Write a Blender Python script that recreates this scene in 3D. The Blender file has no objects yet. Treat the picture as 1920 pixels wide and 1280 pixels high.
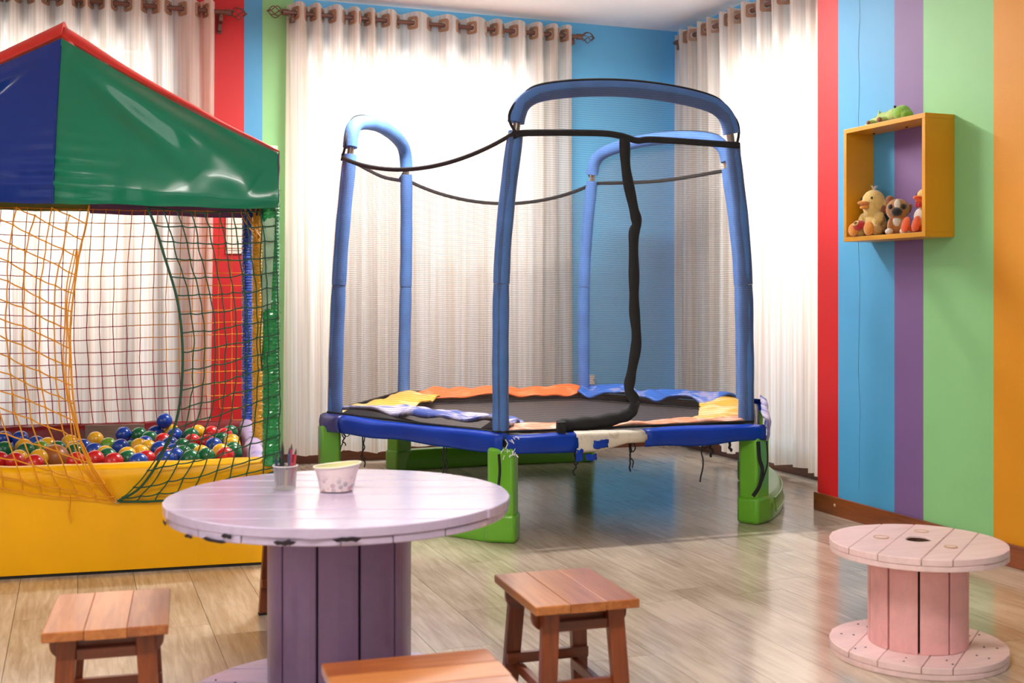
import bpy, bmesh, math, random
from mathutils import Vector, Matrix, Euler, noise
random.seed(7)
PI = math.pi
scene = bpy.context.scene
COL = scene.collection
rad = math.radians

# ---------------------------------------------------------------- camera, world, lights, exposure
cam_d = bpy.data.cameras.new('camera'); cam = bpy.data.objects.new('camera', cam_d); COL.objects.link(cam)
cam.location = (0, 0, 1.05); cam.rotation_euler = (rad(90), 0, rad(-20.44))
cam_d.sensor_width = 36; cam_d.lens = 2200/1920*36; cam_d.shift_y = -90/1920
cam_d.clip_start = .05; cam_d.clip_end = 100
cam_d.dof.use_dof = True; cam_d.dof.focus_distance = 5.3; cam_d.dof.aperture_fstop = 4.5
scene.camera = cam

world = bpy.data.worlds.new('world'); scene.world = world; world.use_nodes = True
bg = world.node_tree.nodes['Background']
bg.inputs['Color'].default_value = (.93, .96, 1.0, 1); bg.inputs['Strength'].default_value = .55

def area(name, loc, aim, sx, sy, power, color=(1, 1, 1)):
    d = bpy.data.lights.new(name, 'AREA'); d.shape = 'RECTANGLE'; d.size = sx; d.size_y = sy
    d.energy = power; d.color = color
    o = bpy.data.objects.new(name, d); COL.objects.link(o); o.location = loc
    o.rotation_euler = (Vector(aim) - Vector(loc)).to_track_quat('-Z', 'Y').to_euler()
    return o
area('daylight_back_window', (2.07, 7.95, 1.9), (2.07, 0, 1.5), 2.1, 1.5, 40)
area('daylight_rear_left_window', (-.25, 7.95, 1.9), (-.25, 0, 1.5), 2.0, 1.5, 35)
area('daylight_alcove_window', (4.62, 5.85, 1.9), (0, 5.85, 1.4), 2.0, 1.5, 37)
area('daylight_left_opening', (-3.3, 2.6, 1.7), (2, 3.6, .9), 3.0, 1.9, 24, (1, .97, .93))
area('daylight_front_opening', (.6, -3.1, 1.8), (.8, 4, 1.0), 4.2, 1.8, 10, (1, .97, .93))

vs = scene.view_settings
vs.view_transform = 'Standard'; vs.look = 'None'; vs.gamma = 1; vs.use_curve_mapping = False
vs.exposure = 0.86
try:
    scene.cycles.max_bounces = 8; scene.cycles.diffuse_bounces = 4; scene.cycles.glossy_bounces = 3; scene.cycles.transparent_max_bounces = 20
    scene.cycles.caustics_reflective = False; scene.cycles.caustics_refractive = False
except Exception: pass

# ---------------------------------------------------------------- helpers
def lin(c):
    return tuple(((x/255)/12.92 if x/255 <= .04045 else ((x/255+.055)/1.055)**2.4) for x in c)

def new_mat(name):
    m = bpy.data.materials.new(name); m.use_nodes = True
    return m, m.node_tree.nodes, m.node_tree.links, m.node_tree.nodes['Principled BSDF']

def mat(name, rgb, rough=.6, var=.12, scale=8, bump=0., bscale=60, metal=0, coat=0, spec=.5, stretch=(1, 1, 1), sheen=0, rnd=0):
    """principled surface with gentle procedural colour variation and fine relief"""
    m, N, L, P = new_mat(name)
    c = lin(rgb)
    P.inputs['Roughness'].default_value = rough; P.inputs['Metallic'].default_value = metal
    P.inputs['Coat Weight'].default_value = coat; P.inputs['Coat Roughness'].default_value = .08
    P.inputs['Specular IOR Level'].default_value = spec
    P.inputs['Sheen Weight'].default_value = sheen
    tc = N.new('ShaderNodeTexCoord'); mp = N.new('ShaderNodeMapping'); mp.inputs['Scale'].default_value = stretch
    L.new(tc.outputs['Object'], mp.inputs['Vector'])
    nz = N.new('ShaderNodeTexNoise'); nz.inputs['Scale'].default_value = scale; nz.inputs['Detail'].default_value = 4
    L.new(mp.outputs[0], nz.inputs['Vector'])
    rp = N.new('ShaderNodeValToRGB')
    a = tuple(min(1, x*(1-var)) for x in c); b = tuple(min(1, x*(1+var)) for x in c)
    rp.color_ramp.elements[0].position = .3; rp.color_ramp.elements[1].position = .7
    rp.color_ramp.elements[0].color = (*a, 1); rp.color_ramp.elements[1].color = (*b, 1)
    L.new(nz.outputs[0], rp.inputs[0])
    L.new(rp.outputs[0], P.inputs['Base Color'])
    if bump:
        n2 = N.new('ShaderNodeTexNoise'); n2.inputs['Scale'].default_value = bscale; n2.inputs['Detail'].default_value = 3
        L.new(mp.outputs[0], n2.inputs['Vector'])
        bp = N.new('ShaderNodeBump'); bp.inputs['Strength'].default_value = bump; bp.inputs['Distance'].default_value = .01
        L.new(n2.outputs[0], bp.inputs['Height']); L.new(bp.outputs[0], P.inputs['Normal'])
    return m

def wood(name, dark, light, rough=.45, axis=1, scale=6, stretch=14, coat=0., bump=.15, vary=.16):
    """wood grain running along one object axis, shifted per object"""
    m, N, L, P = new_mat(name)
    tc = N.new('ShaderNodeTexCoord'); oi = N.new('ShaderNodeObjectInfo')
    ad = N.new('ShaderNodeVectorMath'); ad.operation = 'MULTIPLY_ADD'
    cb = N.new('ShaderNodeCombineXYZ')
    for i in range(3): L.new(oi.outputs['Random'], cb.inputs[i])
    ad.inputs[1].default_value = (37, 53, 29)
    L.new(cb.outputs[0], ad.inputs[0]); L.new(tc.outputs['Object'], ad.inputs[2])
    mp = N.new('ShaderNodeMapping')
    s = [stretch]*3; s[axis] = 1.0
    mp.inputs['Scale'].default_value = s
    L.new(ad.outputs[0], mp.inputs['Vector'])
    n1 = N.new('ShaderNodeTexNoise'); n1.inputs['Scale'].default_value = scale; n1.inputs['Detail'].default_value = 6
    n1.inputs['Roughness'].default_value = .62; n1.inputs['Distortion'].default_value = .6
    L.new(mp.outputs[0], n1.inputs['Vector'])
    n2 = N.new('ShaderNodeTexNoise'); n2.inputs['Scale'].default_value = 2.2; n2.inputs['Detail'].default_value = 3
    L.new(ad.outputs[0], n2.inputs['Vector'])
    mx = N.new('ShaderNodeMath'); mx.operation = 'MULTIPLY_ADD'; mx.inputs[1].default_value = .55
    L.new(n1.outputs[0], mx.inputs[0])
    m2 = N.new('ShaderNodeMath'); m2.operation = 'MULTIPLY'; m2.inputs[1].default_value = .45
    L.new(n2.outputs[0], m2.inputs[0]); L.new(m2.outputs[0], mx.inputs[2])
    m3 = N.new('ShaderNodeMath'); m3.operation = 'MULTIPLY_ADD'; m3.inputs[1].default_value = vary; 
    L.new(oi.outputs['Random'], m3.inputs[0]); 
    sub = N.new('ShaderNodeMath'); sub.operation = 'SUBTRACT'; sub.inputs[1].default_value = vary/2
    L.new(mx.outputs[0], m3.inputs[2]); L.new(m3.outputs[0], sub.inputs[0])
    rp = N.new('ShaderNodeValToRGB'); rp.color_ramp.elements[0].position = .34; rp.color_ramp.elements[1].position = .62
    rp.color_ramp.elements[0].color = (*lin(dark), 1); rp.color_ramp.elements[1].color = (*lin(light), 1)
    L.new(sub.outputs[0], rp.inputs[0]); L.new(rp.outputs[0], P.inputs['Base Color'])
    P.inputs['Roughness'].default_value = rough; P.inputs['Coat Weight'].default_value = coat; P.inputs['Coat Roughness'].default_value = .15
    bp = N.new('ShaderNodeBump'); bp.inputs['Strength'].default_value = bump; bp.inputs['Distance'].default_value = .002
    L.new(n1.outputs[0], bp.inputs['Height']); L.new(bp.outputs[0], P.inputs['Normal'])
    return m

def stripes(name, axis, lo, hi, bands, rough=.55):
    """painted vertical stripes: colour by object coordinate along one axis"""
    m, N, L, P = new_mat(name)
    tc = N.new('ShaderNodeTexCoord'); sp = N.new('ShaderNodeSeparateXYZ'); L.new(tc.outputs['Object'], sp.inputs[0])
    mr = N.new('ShaderNodeMapRange'); mr.inputs['From Min'].default_value = lo; mr.inputs['From Max'].default_value = hi
    L.new(sp.outputs[axis], mr.inputs['Value'])
    rp = N.new('ShaderNodeValToRGB'); cr = rp.color_ramp; cr.interpolation = 'CONSTANT'
    while len(cr.elements) > 1: cr.elements.remove(cr.elements[0])
    for i, (p, c) in enumerate(bands):
        e = cr.elements[0] if i == 0 else cr.elements.new((p-lo)/(hi-lo))
        e.position = max(0, (p-lo)/(hi-lo)); e.color = (*lin(c), 1)
    L.new(mr.outputs[0], rp.inputs[0])
    nz = N.new('ShaderNodeTexNoise'); nz.inputs['Scale'].default_value = 140; nz.inputs['Detail'].default_value = 3
    n3 = N.new('ShaderNodeTexNoise'); n3.inputs['Scale'].default_value = 2.5; n3.inputs['Detail'].default_value = 4
    L.new(tc.outputs['Object'], nz.inputs['Vector']); L.new(tc.outputs['Object'], n3.inputs['Vector'])
    mix = N.new('ShaderNodeMix'); mix.data_type = 'RGBA'; mix.blend_type = 'MULTIPLY'; mix.inputs[0].default_value = .16
    L.new(rp.outputs[0], mix.inputs[6]); L.new(n3.outputs[0], mix.inputs[7])
    L.new(mix.outputs[2], P.inputs['Base Color'])
    bp = N.new('ShaderNodeBump'); bp.inputs['Strength'].default_value = .12; bp.inputs['Distance'].default_value = .003
    L.new(nz.outputs[0], bp.inputs['Height']); L.new(bp.outputs[0], P.inputs['Normal'])
    P.inputs['Roughness'].default_value = rough
    return m

class G:
    """collects vertices and faces for one mesh"""
    def __init__(s): s.v = []; s.f = []
    def add(s, vs, fs):
        n = len(s.v); s.v += [tuple(p) for p in vs]; s.f += [tuple(i+n for i in f) for f in fs]; return s
    def box(s, c, d, M=None):
        x, y, z = d[0]/2, d[1]/2, d[2]/2
        vs = [Vector((i, j, k)) for i in (-x, x) for j in (-y, y) for k in (-z, z)]
        if M is not None: vs = [M @ p for p in vs]
        vs = [p + Vector(c) for p in vs]
        return s.add(vs, [(0, 1, 3, 2), (4, 6, 7, 5), (0, 4, 5, 1), (2, 3, 7, 6), (0, 2, 6, 4), (1, 5, 7, 3)])
    def bx(s, x0, x1, y0, y1, z0, z1):
        return s.box(((x0+x1)/2, (y0+y1)/2, (z0+z1)/2), (x1-x0, y1-y0, z1-z0))
    def tube(s, pts, r, seg=8, cap=True, closed=False, flat=1.0, up=None, jit=0, rnd=None):
        pts = [Vector(p) for p in pts]; n = len(pts); vs = []
        prev = None
        for i, p in enumerate(pts):
            a = pts[(i-1) % n] if (i > 0 or closed) else p
            b = pts[(i+1) % n] if (i < n-1 or closed) else p
            t = (b-a).normalized() if (b-a).length > 1e-9 else Vector((0, 0, 1))
            if up is not None: ref = Vector(up)
            elif prev is None: ref = Vector((0, 0, 1)) if abs(t.z) < .9 else Vector((1, 0, 0))
            else: ref = prev
            x = ref - t*ref.dot(t)
            if x.length < 1e-6: x = t.orthogonal()
            x.normalize(); y = t.cross(x); prev = x
            ri = r[i] if hasattr(r, '__len__') else r
            for k in range(seg):
                q = 2*PI*k/seg
                rr = ri*(1 + (rnd.uniform(-jit, jit) if jit else 0))
                vs.append(p + x*(math.cos(q)*rr) + y*(math.sin(q)*rr*flat))
        fs = []
        for i in range(n if closed else n-1):
            for k in range(seg):
                a = i*seg+k; b = i*seg+(k+1) % seg; c = ((i+1) % n)*seg+(k+1) % seg; d = ((i+1) % n)*seg+k
                fs.append((a, b, c, d))
        if cap and not closed:
            fs.append(tuple(range(seg))[::-1]); fs.append(tuple((n-1)*seg+k for k in range(seg)))
        return s.add(vs, fs)
    def lathe(s, prof, seg=32, c=(0, 0, 0), cap=True):
        vs = []; n = len(prof)
        for (r, z) in prof:
            for k in range(seg):
                q = 2*PI*k/seg; vs.append((c[0]+r*math.cos(q), c[1]+r*math.sin(q), c[2]+z))
        fs = [(i*seg+k, i*seg+(k+1) % seg, (i+1)*seg+(k+1) % seg, (i+1)*seg+k) for i in range(n-1) for k in range(seg)]
        if cap: fs.append(tuple(range(seg))[::-1]); fs.append(tuple((n-1)*seg+k for k in range(seg)))
        return s.add(vs, fs)
    def ball(s, c, r, seg=16, rings=10, M=None):
        if not hasattr(r, '__len__'): r = (r, r, r)
        vs = [Vector((0, 0, 1))]
        for i in range(1, rings):
            t = PI*i/rings
            for k in range(seg):
                q = 2*PI*k/seg; vs.append(Vector((math.sin(t)*math.cos(q), math.sin(t)*math.sin(q), math.cos(t))))
        vs.append(Vector((0, 0, -1)))
        out = []
        for p in vs:
            p = Vector((p.x*r[0], p.y*r[1], p.z*r[2]))
            if M is not None: p = M @ p
            out.append(p + Vector(c))
        fs = [(0, 1+k, 1+(k+1) % seg) for k in range(seg)]
        for i in range(rings-2):
            for k in range(seg):
                a = 1+i*seg+k; b = 1+i*seg+(k+1) % seg; fs.append((a, a+seg, b+seg, b))
        l = len(vs)-1; o = 1+(rings-2)*seg
        fs += [(l, o+(k+1) % seg, o+k) for k in range(seg)]
        return s.add(out, fs)
    def grid(s, fn, nu, nv):
        vs = [fn(i/nu, j/nv) for j in range(nv+1) for i in range(nu+1)]
        fs = [(j*(nu+1)+i, j*(nu+1)+i+1, (j+1)*(nu+1)+i+1, (j+1)*(nu+1)+i) for j in range(nv) for i in range(nu)]
        return s.add(vs, fs)
    def prism(s, poly, z0, z1):
        n = len(poly)
        vs = [(x, y, z0) for x, y in poly] + [(x, y, z1) for x, y in poly]
        fs = [tuple(range(n))[::-1], tuple(range(n, 2*n))] + [(i, (i+1) % n, n+(i+1) % n, n+i) for i in range(n)]
        return s.add(vs, fs)

def mk(name, g, m, parent=None, smooth=False, off=None, bevel=0, solid=0, sub=0, angle=40, loc=None):
    me = bpy.data.meshes.new(name)
    vs = g.v
    if off is not None: vs = [(x-off[0], y-off[1], z-off[2]) for x, y, z in vs]
    me.from_pydata(vs, [], g.f); me.update()
    b = bmesh.new(); b.from_mesh(me); bmesh.ops.recalc_face_normals(b, faces=b.faces); b.to_mesh(me); b.free()
    if smooth: me.shade_smooth() if smooth is True else None
    me.materials.append(m)
    o = bpy.data.objects.new(name, me); COL.objects.link(o)
    if loc is not None: o.location = loc
    if smooth == 'auto':
        me.shade_smooth()
        try: me.set_sharp_from_angle(angle=rad(angle))
        except Exception: pass
    if solid:
        md = o.modifiers.new('thickness', 'SOLIDIFY'); md.thickness = solid; md.offset = 0
    if bevel:
        md = o.modifiers.new('bevel', 'BEVEL'); md.width = bevel; md.segments = 2; md.limit_method = 'ANGLE'; md.angle_limit = rad(35)
    if sub:
        md = o.modifiers.new('subdivision', 'SUBSURF'); md.levels = sub; md.render_levels = sub
    if parent is not None: o.parent = parent
    return o

def tag(o, label=None, cat=None, group=None, kind=None):
    if label: o['label'] = label
    if cat: o['category'] = cat
    if group: o['group'] = group
    if kind: o['kind'] = kind
    return o

def thing(name, label, cat, loc=(0, 0, 0), rz=0, group=None):
    o = bpy.data.objects.new(name, None); COL.objects.link(o); o.empty_display_size = .1
    o.location = loc; o.rotation_euler = (0, 0, rz)
    return tag(o, label, cat, group)

def struct(name, g, m, parent=None, **k):
    o = mk(name, g, m, parent, **k)
    if parent is None: o['kind'] = 'structure'
    return o

def inst(src, parent, loc=(0, 0, 0), rot=(0, 0, 0), scale=(1, 1, 1)):
    o = src.copy(); COL.objects.link(o); o.parent = parent; o.location = loc; o.rotation_euler = rot; o.scale = scale
    return o

def lerp(a, b, t): return a + (b-a)*t
def polyat(pts, t):
    """point at fraction t of a polyline (by length)"""
    pts = [Vector(p) for p in pts]; ls = [(pts[i+1]-pts[i]).length for i in range(len(pts)-1)]
    d = t*sum(ls)
    for i, l in enumerate(ls):
        if d <= l or i == len(ls)-1: return pts[i].lerp(pts[i+1], min(1, d/l))
        d -= l
def smoothpath(pts, n=8):
    """Catmull-Rom through the points"""
    P = [Vector(p) for p in pts]; P = [P[0]*2-P[1]] + P + [P[-1]*2-P[-2]]; out = []
    for i in range(1, len(P)-2):
        a, b, c, d = P[i-1], P[i], P[i+1], P[i+2]
        for k in range(n):
            t = k/n
            out.append(.5*((2*b)+(c-a)*t+(2*a-5*b+4*c-d)*t*t+(3*b-a-3*c+d)*t**3))
    out.append(P[-2]); return out
def nz(x, y=0, z=0, s=1): return noise.noise(Vector((x*s+3.1, y*s+7.7, z*s+1.3)))

# ---------------------------------------------------------------- room shell
YB = 7.25; XA = 3.93; XR = 3.38; YE = 4.82; ZC = 2.87; XL = -3.0; YF = -2.8
M_ceil = mat('white_ceiling_paint', (252, 249, 247), .8, .02, 3)
RED = (200, 18, 26); BLUE = (76, 162, 212); PURP = (122, 92, 146); GRN = (140, 204, 136); ORG = (222, 148, 0)
M_back = stripes('back_wall_stripe_paint', 0, -3, 4, [(-3, BLUE), (.62, RED), (.953, BLUE), (1.063, GRN), (1.245, (102, 188, 238))])  # last band is a lightened BLUE, strong light painted into the wall
M_right = stripes('right_wall_stripe_paint', 1, -3, 5, [(-3, BLUE), (-1.2, GRN), (.2, RED), (1.2, BLUE), (2.2, GRN), (2.62, RED), (2.95, ORG), (3.645, GRN), (4.062, PURP), (4.228, BLUE), (4.656, RED)])
M_alc = mat('alcove_wall_lit_blue_paint', (102, 188, 238), .6, .05, 4, .1, 120)  # same lightened blue, bright light painted into the alcove wall
M_plain = mat('side_wall_cream_paint', (226, 214, 198), .7, .04, 3, .1, 120)
M_base = wood('dark_brown_baseboard', (78, 36, 18), (122, 62, 34), .35, axis=0, scale=5, coat=.3)
M_plank = wood('grey_beige_laminate', (158, 140, 120), (212, 196, 176), .17, axis=1, scale=4.2, stretch=13, coat=.3, bump=.02, vary=.07)
M_under = mat('floor_underlay_dark', (60, 46, 36), .8)

# floor with single planks where the camera sees it
g = G(); g.bx(XL-.1, XA+.1, YF-.1, 1.0, -.06, 0)
fl0 = struct('floor_rear', g, M_plank)
g = G(); g.bx(XL-.1, XA+.1, 1.0, YB+.1, -.06, -.012)
floor = struct('floor', g, M_under)
PW, PLN, GAP = .196, 1.285, .0016
full = None; rnd = random.Random(3)
cutcache = {}
ncol = int((XA-(-1.75))/PW)+1
for c in range(ncol):
    x = XA - (c+.5)*PW
    y = 1.0 - rnd.choice([0, .2, .4, .6, .8])*PLN
    if c % 2: y -= .13
    while y < YB:
        a, b = max(y, 1.0), min(y+PLN, YB)
        if b-a > .03:
            ln = round(b-a, 3)
            if ln not in cutcache:
                gg = G(); gg.bx(-PW/2+GAP/2, PW/2-GAP/2, -ln/2+GAP/2, ln/2-GAP/2, -.012, 0)
                o = mk('plank', gg, M_plank, floor, loc=(x, (a+b)/2, 0)); cutcache[ln] = o
            else:
                inst(cutcache[ln], floor, (x, (a+b)/2, 0))
        y += PLN
gg = G(); gg.bx(XL-.1, XA-ncol*PW, 1.0, YB, -.012, 0); mk('floor_margin', gg, M_plank, floor)

def wall_with_holes(x0, x1, z0, z1, holes, t0, t1, axis):
    """wall slab from x0..x1, thickness t0..t1, rectangular holes (a,b,za,zb)"""
    g = G()
    def put(a, b, c, d):
        if b-a < 1e-4 or d-c < 1e-4: return
        if axis == 0: g.bx(a, b, t0, t1, c, d)
        else: g.bx(t0, t1, a, b, c, d)
    x = x0
    for (a, b, za, zb) in sorted(holes):
        put(x, a, z0, z1); put(a, b, z0, za); put(a, b, zb, z1); x = b
    put(x, x1, z0, z1)
    return g
WB = [(-.95, .47, .14, 2.54), (1.31, 2.86, .14, 2.54)]
WA = [(5.1, 6.55, .14, 2.52)]
WL = [(.9, 4.2, .7, 2.5)]
WF = [(-1.5, 2.8, .9, 2.5)]
struct('wall_back', wall_with_holes(XL-.1, XA+.2, 0, ZC, WB, YB, YB+.2, 0), M_back)
struct('wall_alcove', wall_with_holes(YE-.2, YB, 0, ZC, WA, XA, XA+.2, 1), M_alc)
g = G(); g.bx(XR, XA+.2, YF, YE, 0, ZC); struct('wall_right', g, M_right)
M_out = mat('pale_grey_balcony_render', (206, 202, 210), .8, .05, 3, .2, 60)
g = G(); g.bx(-2.5, 5.6, 8.35, 8.5, 0, 1.12); struct('wall_balcony_back', g, M_out)
g = G(); g.bx(5.1, 5.25, 4.4, 8.35, 0, 1.12); struct('wall_balcony_right', g, M_out)
g = G(); g.bx(-2.5, 5.6, YB+.2, 8.6, -.1, -.02); g.bx(XA+.2, 5.6, 4.3, YB+.2, -.1, -.02); struct('floor_balcony', g, M_out)
struct('wall_left', wall_with_holes(YF, YB, 0, ZC, WL, XL-.2, XL, 1), M_plain)
struct('wall_front', wall_with_holes(XL-.2, XR, 0, ZC, WF, YF-.2, YF, 0), M_plain)
g = G(); g.bx(XL-.2, XA+.2, YF-.2, YB+.2, ZC, ZC+.12); struct('ceiling', g, M_ceil)
g = G(); g.bx(XL, XA, YB-.016, YB, 0, .085); struct('baseboard_back', g, M_base, bevel=.003)
g = G(); g.bx(XA-.016, XA, YE, YB-.016, 0, .085); struct('baseboard_alcove', g, M_base, bevel=.003)
M_base2 = wood('reddish_brown_baseboard', (96, 44, 20), (142, 74, 38), .3, axis=1, scale=5, coat=.4)
g = G(); g.bx(XR-.016, XR, YF, YE+.012, 0, .088); bb = struct('baseboard_right', g, M_base2, bevel=.003)
M_screw = mat('pale_screw_cap', (200, 170, 140), .4)
g = G(); g.ball((0, 0, 0), (.004, .008, .008), 10, 6); mk('screw_cap', g, M_screw, bb, True, loc=(XR-.017, 4.66, .05))
M_crack = mat('dark_hairline_crack', (92, 120, 140), .9)
# windows: white frames, muntins and panes
M_frame = mat('white_window_frame', (235, 235, 235), .4)
mg, N, L, P = new_mat('clear_window_glass')
N.remove(P); tr = N.new('ShaderNodeBsdfTransparent'); gl = N.new('ShaderNodeBsdfGlossy'); gl.inputs['Roughness'].default_value = .02
ms = N.new('ShaderNodeMixShader'); ms.inputs[0].default_value = .06; L.new(tr.outputs[0], ms.inputs[1]); L.new(gl.outputs[0], ms.inputs[2])
L.new(ms.outputs[0], N['Material Output'].inputs[0]); M_glass = mg
def window(name, a, b, za, zb, t, axis, panes=3):
    o = bpy.data.objects.new(name, None); COL.objects.link(o); o['kind'] = 'structure'
    def B(g, p, q, c, d, w=.05):
        return g.bx(p, q, t-w/2, t+w/2, c, d) if axis == 0 else g.bx(t-w/2, t+w/2, p, q, c, d)
    g = G(); f = .045
    B(g, a, a+f, za, zb); B(g, b-f, b, za, zb); B(g, a+f, b-f, za, za+f); B(g, a+f, b-f, zb-f, zb)
    mk('window_frame', g, M_frame, o)
    w = (b-a-2*f)/panes
    for i in range(panes):
        p = a+f+i*w
        g = G(); B(g, p+.012, p+w-.012, za+f, zb-f, .005); mk('pane', g, M_glass, o)
        if i: g = G(); B(g, p-.012, p+.012, za+f, zb-f, .04); mk('mullion', g, M_frame, o)
window('window_1', *WB[0], YB+.13, 0); window('window_2', *WB[1], YB+.13, 0)
window('window_3', *WA[0], XA+.13, 1, 2); window('window_4', *WL[0], XL-.13, 1, 4); window('window_5', *WF[0], YF-.13, 0, 4)

# wall fittings
M_plast = mat('ivory_switch_plastic', (232, 222, 208), .4, .03)
M_dark = mat('dark_slot', (40, 36, 34), .6)
def plate(name, label, cat, x, z, w, h, detail):
    t = thing(name, label, cat, (x, YB, z))
    g = G(); g.bx(-w/2, w/2, -.014, 0, -h/2, h/2); mk('cover_plate', g, M_plast, t, bevel=.003)
    if detail == 'socket':
        for dx in (-.016, .016):
            g = G(); g.tube([(dx, -.0165, 0), (dx, -.013, 0)], .003, 10); mk('socket_hole', g, M_dark, t)
    elif detail == 'switch':
        g = G(); g.bx(-w*.28, w*.28, -.019, -.013, -h*.3, h*.3); mk('rocker', g, M_plast, t, bevel=.002)
    else:
        g = G(); g.bx(-w*.42, w*.42, -.02, -.013, -h*.42, h*.42); mk('lid', g, M_plast, t, bevel=.002)
        g = G(); g.ball((w*.18, -.021, -h*.22), (.006, .003, .006), 10, 6); mk('screw', g, M_dark, t, True)
plate('power_outlet', 'small white power outlet low on the blue back wall', 'outlet', 3.27, .468, .05, .065, 'socket')
plate('light_switch', 'pale switch plate on green wall beside the tent roof corner', 'switch', 1.115, 1.89, .10, .13, 'switch')
plate('fuse_box', 'white fuse box cover on the red stripe behind the ball pit', 'fuse box', .905, 1.42, .10, .26, 'box')
# hairline crack in the blue stripe of the right wall
pts = [(XR-.0005, 4.495+.006*nz(0, 0, i*.4, 1.0)*3, .15+i*.09) for i in range(30)]
g = G(); g.tube(pts, .0009, 4, flat=1); mk('paint_crack', g, M_crack, bpy.data.objects['wall_right'])

# ---------------------------------------------------------------- curtains and rods
def curtain_mat():
    m, N, L, P = new_mat('sheer_cream_curtain'); N.remove(P)
    tc = N.new('ShaderNodeTexCoord'); uv = N.new('ShaderNodeSeparateXYZ'); L.new(tc.outputs['Object'], uv.inputs[0])
    mp = N.new('ShaderNodeMapping'); mp.inputs['Scale'].default_value = (55, 55, .6); L.new(tc.outputs['Object'], mp.inputs[0])
    n = N.new('ShaderNodeTexNoise'); n.inputs['Scale'].default_value = 1; n.inputs['Detail'].default_value = 3; L.new(mp.outputs[0], n.inputs['Vector'])
    rp = N.new('ShaderNodeValToRGB'); rp.color_ramp.elements[0].position = .35; rp.color_ramp.elements[1].position = .65
    rp.color_ramp.elements[0].color = (*lin((226, 208, 190)), 1); rp.color_ramp.elements[1].color = (*lin((250, 243, 235)), 1)  # vertical streaks: thread density, with the shade of folds painted in
    L.new(n.outputs[0], rp.inputs[0])
    d = N.new('ShaderNodeBsdfDiffuse'); t = N.new('ShaderNodeBsdfTranslucent'); x = N.new('ShaderNodeBsdfTransparent')
    L.new(rp.outputs[0], d.inputs[0]); L.new(rp.outputs[0], t.inputs[0]); x.inputs[0].default_value = (1, .97, .93, 1)
    a = N.new('ShaderNodeMixShader'); a.inputs[0].default_value = .46; L.new(d.outputs[0], a.inputs[1]); L.new(t.outputs[0], a.inputs[2])
    b = N.new('ShaderNodeMixShader')
    mr = N.new('ShaderNodeMapRange'); mr.inputs['To Min'].default_value = .04; mr.inputs['To Max'].default_value = .12
    L.new(n.outputs[0], mr.inputs['Value']); L.new(mr.outputs[0], b.inputs[0])
    L.new(a.outputs[0], b.inputs[1]); L.new(x.outputs[0], b.inputs[2]); L.new(b.outputs[0], N['Material Output'].inputs[0])
    return m
M_cur = curtain_mat()
M_rod = mat('bronze_brown_rod', (98, 58, 44), .35, .15, 10, coat=.3)
M_eye = mat('tan_eyelet_ring', (158, 120, 92), .35, .1, 20, coat=.3)
M_hem = mat('cream_header_tape', (238, 226, 212), .8, .03)

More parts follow.
